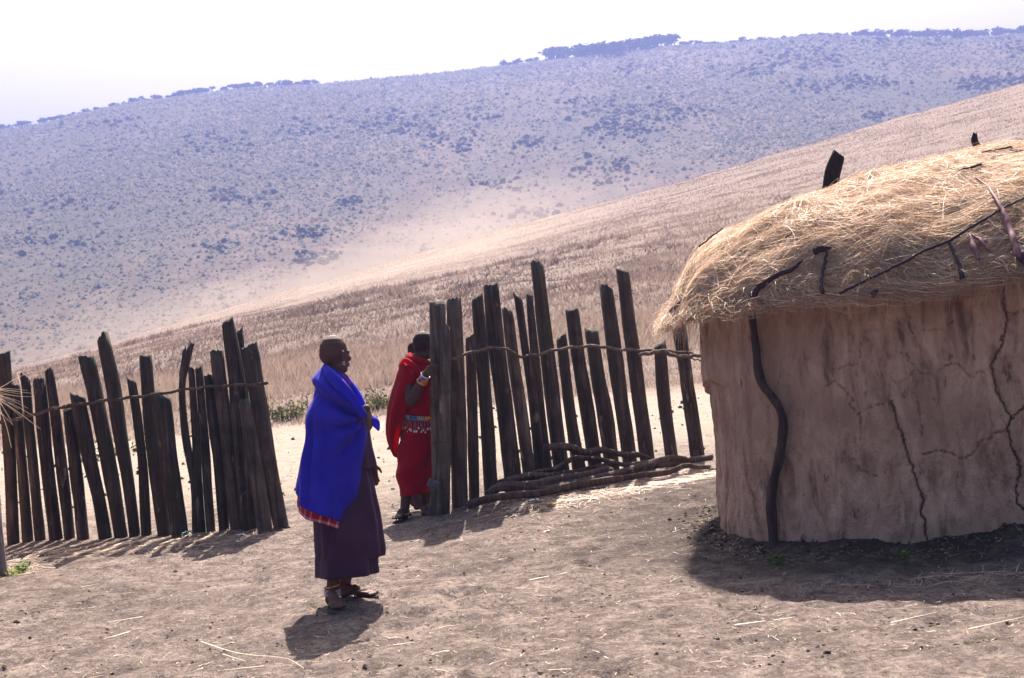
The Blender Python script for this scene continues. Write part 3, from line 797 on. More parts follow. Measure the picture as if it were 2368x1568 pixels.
for (x0, y0, x1, y1) in [(98, 772, 208, 762), (98, 780, 206, 772), (98, 1052, 200, 1040), (100, 1250, 196, 1245)]:
    stick(RIGHT, [(x0, y0), ((x0 + x1) / 2, (y0 + y1) / 2 + 8), (x1, y1)], cropR, lambda u: dR(u) - 0.22, 3.5, M_WIRE, 'wire', 7, n=8, sides=5)
# stone wired to the gatepost
def lump(c, ax, seed, n=10, amp=0.12):
    th = np.linspace(0, math.pi, n); ph = np.arange(n * 2) * math.pi / n
    D = np.stack([np.sin(th)[:, None] * np.cos(ph)[None], np.sin(th)[:, None] * np.sin(ph)[None], np.cos(th)[:, None] + 0 * ph[None]], -1)
    q = np.sign(D) * np.abs(D) ** 0.7
    r = 1 + amp * fbm(D[..., 0] * 1.7 + seed, D[..., 1] * 1.7 + D[..., 2] * 1.3, 3, seed)
    V = (q * r[..., None] * np.asarray(ax)).reshape(-1, 3) + np.asarray(c)
    return V, [grid_faces(n, n * 2, True)]
def block(c, ax, seed, rot=0.0, jit=0.08):
    rs = np.random.default_rng(seed); V = np.array([[x, y, z] for x in (-1, 1) for y in (-1, 1) for z in (-1, 1)], float)
    V = V * np.asarray(ax) * (1 + rs.uniform(-jit, jit, V.shape)); c_, s_ = math.cos(rot), math.sin(rot)
    V = np.stack([V[:, 0] * c_ - V[:, 2] * s_, V[:, 1], V[:, 0] * s_ + V[:, 2] * c_], -1) + np.asarray(c)
    o = obj('stone', V, [np.array([[0, 1, 3, 2], [4, 6, 7, 5], [0, 4, 5, 1], [2, 3, 7, 6], [0, 2, 6, 4], [1, 5, 7, 3]])], mat_simple('grey_stone', (0.10, 0.10, 0.11), 0.9, nscale=25), smooth=False, loc=c)
    bv = o.modifiers.new('bevel', 'BEVEL'); bv.width = 0.012; bv.segments = 2
    return o
st = W(*cropR(112, 1274), 13.98)
tag(block(st, (0.045, 0.03, 0.033), 5, -0.4), 'small grey stone block wired low on the gatepost', 'stone')
o = obj('log_stub', *tube(np.array([W(628, 1224, 14.75) - [0, 0, .03], W(650, 1222, 14.68) - [0, 0, .03], W(671, 1219, 14.62) - [0, 0, .03]]), [0.04, 0.045, 0.03], 10, 0.25, 4, 0.1, 0.02), M_POST)
tag(o, 'short dark log stub lying at the foot of the left gatepost', 'log')

# ------------------------------------------------------------------ logs stacked along the right fence
M_LOG = mat_wood('firewood_bark', (0.028, 0.02, 0.019), (0.085, 0.061, 0.054), (0.20, 0.155, 0.135), scale=1.3)
def cropG(x, y): return (982.8 + x * 0.293, 925 + y * 0.293)
def log(pts, w, d0, d1, lab, seed, dz=0.0):
    us = [cropG(*p)[0] for p in pts]; P = []
    for (x, y), u in zip(pts, us):
        d = d0 + (d1 - d0) * (u - us[0]) / (us[-1] - us[0]); P.append(W(*cropG(x, y), d))
    P = np.array(P); P[:, 2] += dz; n = 34
    ww = np.interp(np.linspace(0, 1, n), np.linspace(0, 1, len(w)), w) * 0.293 * 0.5 * P[:, 1].mean() / FPX
    Q = resample(P, n)
    kn = np.random.default_rng(seed); ww = ww * (1 + 0.16 * fbm(np.arange(n) * 0.22, np.full(n, seed * 1.7), 3, seed))
    V, F = tube(Q, ww, 16, 0.36, seed, 0.09, 0.03, 0.14)
    o = obj('log', V, F, M_LOG, loc=Q[n // 2])
    return tag(o, lab, 'log', 'logs stacked along the right fence')
log([(345, 830), (480, 785), (700, 752), (900, 735), (1150, 682), (1400, 640), (1700, 598), (1950, 562), (2070, 515), (2130, 530), (2250, 530)], [62, 58, 58, 56, 58, 52, 46, 42, 44, 36, 30], 13.7, 15.1, 'longest log, lowest and nearest of the stack, lying on the dirt', 201)
log([(490, 748), (560, 700), (800, 690), (1100, 628), (1300, 590), (1450, 545)], [60, 86, 84, 80, 76, 66], 13.98, 14.85, 'thick straight log with a sawn left end, second from the front', 202)
log([(890, 706), (1200, 655), (1600, 560), (1800, 500), (1960, 456), (2060, 462)], [24, 44, 60, 66, 56, 30], 14.15, 15.25, 'long flat split plank-like log rising to the right across the stack', 203)
log([(590, 655), (760, 612), (1000, 596), (1250, 560), (1440, 520)], [54, 60, 54, 50, 44], 14.3, 15.0, 'dark log half hidden behind the thick sawn log', 204)
log([(770, 598), (900, 566), (1050, 530), (1110, 492), (1160, 464), (1300, 462), (1440, 480), (1560, 512), (1790, 490)], [26, 34, 38, 42, 44, 42, 42, 46, 44], 14.5, 15.2, 'thin crooked branch arching up over the stack', 205)
log([(945, 372), (1150, 376), (1250, 412), (1380, 396), (1550, 430), (1730, 442), (1795, 475)], [54, 56, 54, 58, 54, 52, 30], 14.72, 15.5, 'topmost wavy log resting against the fence posts', 206)
log([(1820, 520), (2050, 482), (2260, 455)], [44, 50, 46], 15.0, 15.6, 'short log end tucked beside the hut wall behind the stack', 207)
log([(1300, 458), (1410, 470), (1480, 500), (1600, 525)], [30, 34, 30, 20], 14.8, 15.1, 'short forked offcut lying beside the arching branch', 208)

# ------------------------------------------------------------------ the mud hut
def m_mud():
    m, nt, out = newmat('mud_plaster'); g = NT(nt)
    tc = g.n('ShaderNodeTexCoord').outputs['Object']
    st = g.mapping(tc, (9, 9, 3.0)); med = g.noise(st, 1.0, 6, 0.65, 0.6)
    big = g.noise(tc, 1.6, 4, 0.55); fine = g.noise(tc, 60, 4, 0.65)
    c = g.ramp(med, [(0.32, (0.20, 0.12, 0.09)), (0.48, (0.48, 0.31, 0.235)), (0.68, (0.68, 0.47, 0.365))])
    c = g.mix(g.math('MULTIPLY', g.ramp(big, [(0.4, (0, 0, 0)), (0.62, (1, 1, 1))]), 0.55), c, (0.33, 0.21, 0.16))
    spots = g.noise(g.mapping(tc, (16, 16, 8)), 1.0, 3, 0.6)
    c = g.mix(g.math('MULTIPLY', g.ramp(spots, [(0.26, (1, 1, 1)), (0.38, (0, 0, 0))]), 0.7), c, (0.075, 0.05, 0.042))
    c = g.mix(g.math('MULTIPLY', g.ramp(spots, [(0.64, (0, 0, 0)), (0.74, (1, 1, 1))]), 0.3), c, (0.36, 0.27, 0.225))
    c = g.mix(g.attr('crack'), c, (0.02, 0.015, 0.014))
    h = g.math('ADD', med, g.math('MULTIPLY', fine, 0.35))
    p = g.princ(c, 0.95, g.bump(h, 1.0, 0.04), 0.1); g.l(p.outputs[0], out.inputs[0]); return m
M_MUD = m_mud()
WA, WB, WN = 2.42, 1.82, 3.4          # wall plan
RA, RB, RN = 2.66, 2.04, 3.2          # thatch plan
def plan_pt(t, a, b, n):
    c, s = np.cos(t), np.sin(t)
    r = (np.abs(c / a) ** n + np.abs(s / b) ** n) ** (-1.0 / n)
    return r * c, r * s
def hit_wall(u, v):
    d = ray(u, v); t = np.arange(9.5, 14, 0.004); P = CAMP[None] + d[None] * t[:, None]
    lx, ly = hut_local(P[:, 0], P[:, 1]); ins = sup_r(lx, ly, WA, WB, WN) < 1
    if not ins.any(): return None
    return P[np.argmax(ins)]
# arc length along the dense front part
t_all = np.concatenate([np.linspace(math.radians(150), math.radians(312), 3000)])
px, py = plan_pt(t_all, WA, WB, WN); arc = np.concatenate([[0], np.cumsum(np.hypot(np.diff(px), np.diff(py)))])
nfront = int(arc[-1] / 0.0085)
t_front = np.interp(np.linspace(0, arc[-1], nfront), arc, t_all)
t_back = np.linspace(math.radians(312), math.radians(510), 70)[1:-1]
TT = np.concatenate([t_front, t_back]); sarc = np.concatenate([np.linspace(0, arc[-1], nfront), np.linspace(arc[-1], arc[-1] + 5, len(t_back))])
zz = np.arange(-0.12, 1.80, 0.0085)
LX, LY = plan_pt(TT, WA, WB, WN)
# outward normals
nx = np.gradient(LY); ny = -np.gradient(LX); ln = np.hypot(nx, ny); nx /= ln; ny /= ln
cxs = np.array([LX.mean(), LY.mean()]); sgn = np.sign((LX - cxs[0]) * nx + (LY - cxs[1]) * ny); nx *= sgn; ny *= sgn
S2, Z2 = np.meshgrid(sarc, zz)
D = 0.020 * fbm(S2 * 2.2, Z2 * 1.5, 4, 71) + 0.015 * fbm(S2 * 8, Z2 * 4.5, 4, 72) + 0.009 * fbm(S2 * 30, Z2 * 14, 3, 73)
D += 0.05 * (1 - sstep(0.0, 0.5, Z2)) * (0.6 + 0.4 * fbm(S2 * 1.5, Z2, 2, 75)) - 0.02 * sstep(1.1, 1.7, Z2)
# left end: an older coat below, thicker patch of plaster above, furrows where the sticks show
aw = hit_wall(1648, 1000); awl = hut_local(aw[0], aw[1]); s_left = sarc[np.argmin(np.hypot(LX[:nfront] - awl[0], LY[:nfront] - awl[1]))]
left = 1 - sstep(s_left + 0.25, s_left + 0.75, S2)
lip = 1.04 + 0.05 * fbm(S2 * 6, S2 * 0, 3, 76) + 0.10 * (S2 - s_left)
D += left * (0.048 * sstep(lip - 0.02, lip + 0.015, Z2) - 0.02)
D += left * (1 - sstep(lip - 0.1, lip, Z2)) * 0.026 * fbm(S2 * 15, Z2 * 1.0, 3, 77)
crackm = np.zeros_like(D)
def cropC(x, y): return (1907.8 + x * 0.4794, 636 + y * 0.4794)
cracks = [([(318, 610), (330, 655), (345, 702), (366, 755), (378, 790), (385, 830), (408, 898), (430, 970), (462, 1040), (470, 1100), (464, 1140), (486, 1200), (482, 1240), (492, 1290)], 6, 1),
 ([(855, 5), (866, 110), (880, 200), (868, 280), (850, 300), (856, 345), (830, 372), (797, 440), (820, 520), (845, 590), (870, 650), (895, 695), (880, 750), (905, 840), (930, 890), (943, 950), (928, 1020), (926, 1080), (952, 1128), (962, 1130)], 6, 1),
 ([(895, 695), (930, 670), (975, 625)], 5, 1), ([(443, 872), (500, 857), (558, 847), (620, 863), (680, 888), (738, 840), (740, 808), (800, 785), (830, 763), (882, 757)], 3.2, .7),
 ([(182, 320), (164, 358), (172, 385), (156, 432), (90, 440), (45, 455), (45, 510), (0, 545)], 3, .6), ([(45, 510), (90, 550), (112, 572), (135, 592), (122, 635), (165, 670), (178, 720), (168, 795)], 3, .6),
 ([(165, 670), (210, 640), (250, 625), (282, 625)], 2.6, .5), ([(378, 115), (400, 200), (412, 265), (430, 300)], 3.2, .7), ([(620, 222), (590, 240), (588, 265), (540, 262), (480, 262)], 2.4, .45),
 ([(580, 435), (650, 433), (690, 480), (715, 496), (742, 466), (797, 455)], 2.8, .6), ([(435, 570), (450, 622), (458, 700)], 2.6, .5), ([(300, 395), (350, 382), (400, 375), (410, 418), (440, 450), (400, 500), (340, 520), (298, 485)], 2.6, .5),
 ([(105, 770), (90, 858), (130, 890), (170, 946), (250, 970)], 2.8, .55), ([(440, 450), (520, 490), (580, 435)], 2.2, .45), ([(560, 100), (640, 98), (700, 104), (780, 92)], 2.4, .5), ([(885, 180), (920, 185), (975, 165)], 3, .6)]
for ci, (pl_, wd, dep) in enumerate(cracks):
    Q = []
    for (x, y) in pl_:
        p = hit_wall(*cropC(x, y))
        if p is None: continue
        l_ = hut_local(p[0], p[1]); k = np.argmin(np.hypot(LX[:nfront] - l_[0], LY[:nfront] - l_[1])); Q.append((sarc[k], p[2]))
    Q = np.array(Q)
    if len(Q) < 2: continue
    # jagged path
    R = []
    for i in range(len(Q) - 1):
        m_ = 5
        for j in range(m_):
            f = j / m_; R.append(Q[i] * (1 - f) + Q[i + 1] * f + (RNG.normal(0, 0.006, 2) if j else 0))
    R.append(Q[-1]); R = np.array(R)
    lo = R.min(0) - 0.03; hi = R.max(0) + 0.03
    c0, c1 = np.searchsorted(sarc[:nfront], [lo[0], hi[0]]); r0, r1 = np.searchsorted(zz, [lo[1], hi[1]])
    sub = np.stack([S2[r0:r1, c0:c1], Z2[r0:r1, c0:c1]], -1); best = np.full(sub.shape[:2], 9.0)
    for i in range(len(R) - 1):
        a, b = R[i], R[i + 1]; ab = b - a; t = np.clip(((sub - a) @ ab) / (ab @ ab + 1e-9), 0, 1)
        best = np.minimum(best, np.linalg.norm(sub - (a + t[..., None] * ab), axis=-1))
    if dep < 0.9: dep *= 0.8
    w_ = wd * 0.0009 * (0.7 + 0.6 * vnoise(S2[r0:r1, c0:c1] * 14, Z2[r0:r1, c0:c1] * 14, ci))
    D[r0:r1, c0:c1] -= dep * 0.03 * np.exp(-(best / w_) ** 2) - dep * 0.004 * np.exp(-((best - 0.018) / 0.012) ** 2)
    crackm[r0:r1, c0:c1] = np.maximum(crackm[r0:r1, c0:c1], dep * 0.75 * np.exp(-(best / (w_ * 0.75)) ** 2))
VX = LX[None] + nx[None] * D; VY = LY[None] + ny[None] * D
wx, wy = hut_world(VX, VY)
HUT = thing('mud_hut', 'round-cornered mud hut with a straw roof and a crooked pole at its corner', 'hut', (HUT_C[0], HUT_C[1], 0))
obj('wall', np.stack([wx, wy, Z2], -1).reshape(-1, 3), [grid_faces(len(zz), len(TT), True)], M_MUD, HUT, attrs={'crack': crackm.ravel()})

# thatch: a loaf of straw
def eave_tilt(lx): return 0.06 * np.clip(lx + 1.6, -0.5, 4)
def roof_z(lx, ly):
    r = sup_r(lx, ly, RA, RB, RN); q = np.clip(1 - r, 0, 1) * np.minimum(2.66, np.hypot(lx, ly) / np.maximum(r, 0.05) + 0.3 * (1 - np.minimum(r, 1)))
    fr = sstep(0.55, 0.98, np.abs(ly) / (RB * np.maximum(r, 0.05)))
    z = 1.59 + eave_tilt(lx) + 0.39 * (1 - np.exp(-q / (0.17 + 0.25 * fr))) + 0.46 * (1 - (1 - np.minimum(q / 2.66, 1)) ** 1.7)
    return z + 0.06 * fbm(lx * 1.7, ly * 1.7, 3, 81) + 0.042 * fbm(lx * 4.2, ly * 5.5, 3, 82)
M_THATCH = mat_attr('thatch_under', [(0.0, (0.07, 0.045, 0.028)), (0.5, (0.20, 0.13, 0.08)), (1.0, (0.36, 0.25, 0.15))], 0.95)
def eave_drop(t): return 0.05 * np.sin(t * 5 + 1) + 0.05 * fbm(np.cos(t) * 3, np.sin(t) * 3, 3, 84)
def build_roof(parent, tr, mat, dense=True):
    nt_, nr_ = (300, 46) if dense else (90, 20)
    t = np.arange(nt_) * 2 * math.pi / nt_; rr = np.concatenate([np.linspace(0.02, 0.93, nr_), [0.965, 0.985, 1.0]])
    bx, by = plan_pt(t, RA, RB, RN)
    X = rr[:, None] * bx[None]; Y = rr[:, None] * by[None]; Z = roof_z(X, Y)
    # underside
    for q, zq in ((0.965, 1.57), (0.90, 1.56), (0.80, 1.62)):
        X = np.concatenate([X, [q * bx]]); Y = np.concatenate([Y, [q * by]]); Z = np.concatenate([Z, [zq + eave_drop(t) + eave_tilt(q * bx)]])
    x, y = tr(X, Y)
    V = np.stack([x, y, Z], -1).reshape(-1, 3)
    return obj('thatch', V, [grid_faces(len(rr) + 3, nt_, True)], mat, parent, attrs={'tint': np.clip(0.45 + 0.5 * fbm(X * 6, Y * 6, 3, 85), 0, 1).ravel()})
ROOF = build_roof(HUT, hut_world, M_THATCH)

def strands(n, seed, tr, sel, Lr, wr, drape=0.0):
    """straw lying on the loaf, mostly running along the eave"""
    rs = np.random.default_rng(seed)
    t = rs.uniform(sel[0], sel[1], n); bx, by = plan_pt(t, RA, RB, RN); q = 1 - (1 - rs.random(n) ** 0.5) * sel[2]
    q = np.clip(q, 0.02, 0.999)
    x = q * bx; y = q * by
    rad = np.arctan2(y, x)
    # direction: along the contour with a swirl of tangles
    f = fbm(x * 1.8, y * 1.8, 3, 91) * 0.7
    a = np.arctan2(np.gradient(np.sin(rad)) * 0 + np.cos(rad), -np.sin(rad)) + f + rs.normal(0, 0.32, n)
    a = np.where(np.abs(ly_over(x, y)) > 0, a, a)
    wild = rs.random(n) < 0.2; a = np.where(wild, rs.random(n) * 6.28, a)
    L = Lr[0] + (Lr[1] - Lr[0]) * rs.random(n) ** 1.3; K = 5; P = np.zeros((n, K, 3)); ro = 1.0 + 0.045 * rs.random(n) ** 2; zo = rs.uniform(0.0, 0.10, n)
    c = rs.normal(0, 0.13, n)
    lift = rs.random(n) ** 2 * 0.045; tilt = np.abs(rs.normal(0, 0.05, n)) + (wild * rs.random(n) * 0.12)
    for k in range(K):
        P[:, k, 0] = x; P[:, k, 1] = y; r = sup_r(x, y, RA, RB, RN)
        lim = np.minimum(1.0, ro / np.maximum(r, 1e-3)); P[:, k, 0] *= lim; P[:, k, 1] *= lim; x = x * lim; y = y * lim
        z = np.where(r > 0.995, np.minimum(roof_z(x, y), 1.70 + eave_tilt(x)) - zo * 0.8 - np.minimum(np.maximum(r - 1, 0), 0.07), roof_z(x, y))
        P[:, k, 2] = z + lift + tilt * L * (k / (K - 1)) * 0.7 + 0.008 * rs.random(n)
        x = x + np.cos(a) * L / (K - 1); y = y + np.sin(a) * L / (K - 1); a = a + c + rs.normal(0, 0.08, n)
    X, Y = tr(P[..., 0], P[..., 1]); P[..., 0] = X; P[..., 1] = Y
    return ribbons(P, rs.uniform(*wr, n), seed, True), np.repeat(np.clip(rs.normal(0.6, 0.27, n) - 0.15 * (lift < 0.006), 0, 1), K * 2)
def ly_over(x, y): return y * 0
A = Acc()
(VF, tt) = strands(84000, 401, hut_world, (math.radians(140), math.radians(330), 0.98), (0.08, 0.42), (0.0016, 0.0042)); A.add(*VF, tt)
(VF, tt) = strands(22000, 402, hut_world, (math.radians(150), math.radians(320), 0.10), (0.12, 0.45), (0.0016, 0.004)); A.add(*VF, tt)
def fringe(n, seed, tr, sel, Lr, wr):
    """ends of straw hanging from the eave over the wall"""
    rs = np.random.default_rng(seed); t = rs.uniform(sel[0], sel[1], n); clump = fbm(t * 9, t * 0, 3, 95); keep = rs.random(n) < 0.45 + clump; t = t[keep]; n = len(t); clump = clump[keep]
    bx, by = plan_pt(t, RA, RB, RN); q = rs.uniform(0.94, 1.0, n); x = q * bx; y = q * by; ln_ = np.hypot(bx, by)
    ox, oy = bx / ln_, by / ln_; z = rs.uniform(1.55, 1.70, n) + eave_drop(t) * 0.6 + eave_tilt(x)
    L = rs.uniform(*Lr, n) * (0.7 + 0.8 * np.clip(clump + 0.3, 0, 1)); K = 6; P = np.zeros((n, K, 3)); al = rs.normal(0, 0.9, n); pitch = rs.uniform(-0.35, 0.5, n); dr = rs.uniform(0.15, 0.42, n)
    for k in range(K):
        P[:, k] = np.stack([x, y, z], -1)
        s = L / (K - 1); x = x + s * np.cos(pitch) * (ox * 0.45 - oy * np.sin(al)); y = y + s * np.cos(pitch) * (oy * 0.45 + ox * np.sin(al)); z = z - s * np.sin(pitch)
        pitch = np.minimum(pitch + dr, 1.5)
    X, Y = tr(P[..., 0], P[..., 1]); P[..., 0] = X; P[..., 1] = Y
    return ribbons(P, rs.uniform(*wr, n), seed, True), np.repeat(np.clip(rs.normal(0.5, 0.24, n), 0, 1), K * 2)
(VF, tt) = fringe(9000, 403, hut_world, (math.radians(150), math.radians(320)), (0.06, 0.34), (0.0016, 0.0038)); A.add(*VF, tt)
V, F = A.out()
def kid(parent, name, V, F, mat, kind=None, smooth=True, attrs=None):
    """a sub-part: its parent is itself a part that sits at minus the thing's location"""
    me = mesh_np(name, V, F, smooth, attrs); me.materials.append(mat)
    o = bpy.data.objects.new(name, me); COL.objects.link(o); o.parent = parent
    p = parent; off = Vector((0, 0, 0))
    while p is not None: off -= p.location; p = p.parent
    o.location = off
    if kind: o['kind'] = kind
    return o
kid(ROOF, 'straw', V, F, M_STRAW, 'stuff', False, {'tint': A.attr()})

def hit_roof(u, v):
    d = ray(u, v); t = np.arange(8.5, 15.5, 0.004); P = CAMP[None] + d[None] * t[:, None]
    lx, ly = hut_local(P[:, 0], P[:, 1]); r = sup_r(lx, ly, RA, RB, RN)
    ins = (r < 1) & (P[:, 2] < roof_z(lx, ly)) & (P[:, 2] > 1.3)
    if not ins.any(): return None
    return P[np.argmax(ins)]
M_STRAP = mat_simple('purple_bark_strap', (0.036, 0.018, 0.028), 0.75, 0.3, 20, 0.4)
M_STRAP2 = mat_simple('pale_bark_strap', (0.16, 0.06, 0.08), 0.7, 0.3, 20, 0.35)
def cropS(x, y): return (1503.2 + x * 0.3687, 289 + y * 0.3687)
def strap(pts, w, mat, lift=0.035, crop=cropS, seed=0, name='strap'):
    q = np.array(pts, float); n = max(14, len(pts) * 5); L_ = np.concatenate([[0], np.cumsum(np.hypot(*np.diff(q, axis=0).T))]); tt = np.linspace(0, L_[-1], n)
    qs = np.stack([np.interp(tt, L_, q[:, 0]), np.interp(tt, L_, q[:, 1])], 1)
    rs = np.random.default_rng(seed); qs[1:-1] += rs.normal(0, 2.0, (n - 2, 2)); ys_ = []
    for (x, y) in qs:
        p = hit_roof(*crop(x, y)); ys_.append(p[1] if p is not None else np.nan)
    ys_ = np.array(ys_); ok = ~np.isnan(ys_); ys_ = np.interp(np.arange(n), np.where(ok)[0], ys_[ok]) if ok.any() else np.full(n, 10.5)
    for _ in range(2): ys_[1:-1] = np.minimum(ys_[1:-1], (ys_[:-2] + 2 * ys_[1:-1] + ys_[2:]) / 4)
    Q = np.array([W(*crop(x, y), yv - lift) for (x, y), yv in zip(qs, ys_)]); Q[:, 2] += 0.018
    ww = np.interp(np.linspace(0, 1, n), np.linspace(0, 1, len(np.atleast_1d(w))), np.atleast_1d(w)) * 0.3687 * 11 / FPX * 0.8
    V, F = tube(Q, ww * 0.5, 7, 0.12, seed, 0.1)
    # flatten into a band along the line of sight
    V = V.copy(); body = V[:-2].reshape(n, 7, 3); c = body.mean(1, keepdims=True); dv = CAMP - c; dv /= np.linalg.norm(dv, axis=2, keepdims=True)
    e = body - c; e -= dv * (e * dv).sum(2, keepdims=True) * 0.65; V[:-2] = (c + e).reshape(-1, 3)
    return kid(ROOF, name, V, F, mat)
strap([(1190, 1075), (1320, 1010), (1450, 950), (1590, 880), (1720, 808), (1880, 745), (2050, 640), (2200, 550), (2345, 475), (2420, 440)], [24, 24, 22, 26, 20, 22], M_STRAP, 0.06, seed=1)
strap([(2030, 340), (2120, 400), (2190, 510), (2230, 590), (2280, 720), (2312, 850)], [12, 20, 26, 42, 48, 48], M_STRAP2, 0.08, seed=2)
strap([(1082, 1078), (1074, 1010), (1078, 950), (1105, 860), (1112, 798)], [32, 30, 30, 26, 18], M_STRAP, 0.06, seed=3)
strap([(640, 1100), (690, 1030), (800, 960), (900, 920), (958, 868)], [44, 48, 34, 34, 16], M_STRAP, 0.06, seed=4)
strap([(1872, 742), (1910, 830), (1948, 910), (1962, 985)], [18, 20, 24, 40], M_STRAP, 0.06, seed=5)
strap([(1930, 302), (2060, 270), (2150, 225), (2345, 178), (2420, 165)], [14, 22, 26, 22], M_STRAP, 0.13, seed=6)
strap([(2085, 187), (2240, 160), (2345, 140), (2420, 130)], [12, 16, 18], M_STRAP, 0.13, seed=7)
strap([(735, 792), (860, 715), (960, 655)], [10, 12, 8], M_STRAP, 0.03, seed=8)
strap([(1000, 632), (1085, 590)], [8, 8], M_STRAP, 0.03, seed=9)
strap([(308, 784), (380, 725), (462, 665)], [12, 14, 8], M_STRAP, 0.03, seed=10)
strap([(498, 690), (615, 625)], [14, 10], M_STRAP2, 0.03, seed=11)
strap([(1030, 812), (1070, 792), (1140, 790)], [50, 46, 14], M_STRAP, 0.06, seed=12)
strap([(2003, 705), (2030, 780), (2062, 862)], [14, 40, 20], M_STRAP2, 0.06, seed=13)
strap([(2012, 702), (2070, 740), (2125, 805)], [12, 36, 18], M_STRAP2, 0.06, seed=14)
strap([(2300, 780), (2345, 850), (2400, 890)], [60, 90, 90], M_STRAP, 0.05, seed=15)
strap([(1765, 225), (1810, 245)], [14, 12], M_STRAP2, 0.03, seed=16); strap([(1745, 270), (1860, 232)], [8, 8], M_STRAP, 0.03, seed=17)
strap([(1320, 448), (1392, 440)], [12, 14], M_STRAP2, 0.03, seed=18); strap([(1865, 292), (1990, 258)], [10, 10], M_STRAP, 0.03, seed=19)
strap([(130, 1182), (195, 1130)], [40, 34], M_STRAP, 0.03, seed=20); strap([(1395, 1085), (1430, 1050)], [60, 20], M_STRAP, 0.05, seed=21)
strap([(455, 1000), (505, 950)], [10, 12], M_STRAP2, 0.03, seed=22)
# stakes sticking out of the ridge
M_CHAR = mat_wood('charred_stake', (0.012, 0.01, 0.011), (0.028, 0.022, 0.022), (0.06, 0.048, 0.046), scale=2)
for (top, bot, w0, w1, sd_) in [((1182, 178), (1128, 400), 60, 92, 31), ((2038, 55), (2050, 135), 26, 50, 32)]:
    pb = hit_roof(*cropS(bot[0], bot[1])); dd = (pb[1] if pb is not None else 12.3) + 0.05
    a = W(*cropS(*top), dd); b = W(*cropS(*bot), dd); b2 = b + (b - a) * 0.3
    V, F = tube(resample(np.array([b2, b, (a * .4 + b * .6) + [-.01, 0, 0], a]), 12), np.array([w1, w1, w1 * .95, w0 * 1.15]) * 0.3687 * 0.5 * dd / FPX, 12, 0.25, sd_, 0.12, 0.012, 0.15)
    obj('stake', V, F, M_CHAR, HUT)
# crooked pole planted against the wall
M_POLE = mat_wood('crooked_pole_bark', (0.024, 0.017, 0.016), (0.075, 0.053, 0.047), (0.20, 0.15, 0.13), scale=1.8)
pp = [(1731, 690), (1735, 715), (1748, 805), (1754, 861), (1764, 892), (1782, 915), (1800, 940), (1809, 965), (1808.6, 1006), (1800, 1070), (1790, 1110), (1785, 1145), (1788, 1229), (1792, 1296)]
P = []
for (u, v) in pp:
    p = hit_wall(u, v); d = ray(u, v); P.append(p - d * 0.075 / np.linalg.norm(d) if p is not None else W(u, v, 11))
P = np.array(P); P[-1, 1] -= 0.05; foot = P[-1] + [0, 0, -0.12]; P = np.concatenate([P, [foot]])
V, F = tube(resample(P, 48), np.interp(np.linspace(0, 1, 48), [0, .3, .6, 1], [0.023, 0.031, 0.034, 0.031]) * (1 + 0.10 * np.sin(np.arange(48) * 0.9) * np.sin(np.arange(48) * 0.37)), 16, 0.34, 44, 0.07, groove=0.08)
obj('pole', V, F, M_POLE, HUT)
# edge sapling of the wall frame seen past the corner
# crumbled dung and soil along the foot of the wall
N = 1300; t = RNG.uniform(math.radians(170), math.radians(300), N); bx, by = plan_pt(t, WA, WB, WN); q = 1.0 + np.abs(RNG.normal(0, 0.055, N)) + 0.01
X, Y = hut_world(bx * q, by * q); r = 0.005 + 0.013 * RNG.random(N) ** 3
V, F, nv = blobs(X, Y, H(X, Y), r, r * 0.8, 19, 2, 6, 0.35)
obj('debris', V, F, M_CLOD, kind='stuff', attrs={'tint': np.repeat(np.clip(RNG.beta(1.6, 1.8, N), 0, 1), nv)})

# ------------------------------------------------------------------ hut at the left edge: its pole and the straw of its eave reach into view
H2C = np.array([-7.1, 13.6])
def hut2_world(lx, ly): return H2C[0] + lx, H2C[1] + ly
HUT2 = thing('mud_hut', 'hut at the left edge with only its grey pole and some roof straw showing', 'hut', (H2C[0], H2C[1], 0))
t = np.arange(120) * 2 * math.pi / 120; z2 = np.linspace(-0.1, 1.7, 24); bx, by = plan_pt(t, 2.42, 1.82, 3.4); S2_, Z2_ = np.meshgrid(t, z2)
dd = 1 + 0.012 * fbm(np.cos(S2_) * 4, np.sin(S2_) * 4 + Z2_, 3, 5)
x, y = hut2_world(bx[None] * dd, by[None] * dd)
obj('wall', np.stack([x, y, Z2_], -1).reshape(-1, 3), [grid_faces(24, 120, True)], M_MUD, HUT2, attrs={'crack': np.zeros(24 * 120)})
ROOF2 = build_roof(HUT2, hut2_world, M_THATCH, False)
A = Acc()
(VF, tt) = strands(3500, 411, hut2_world, (math.radians(-110), math.radians(70), 0.6), (0.2, 0.5), (0.004, 0.008)); A.add(*VF, tt)
def cropT(x, y): return (x * 0.1659, 780.5 + y * 0.1659)
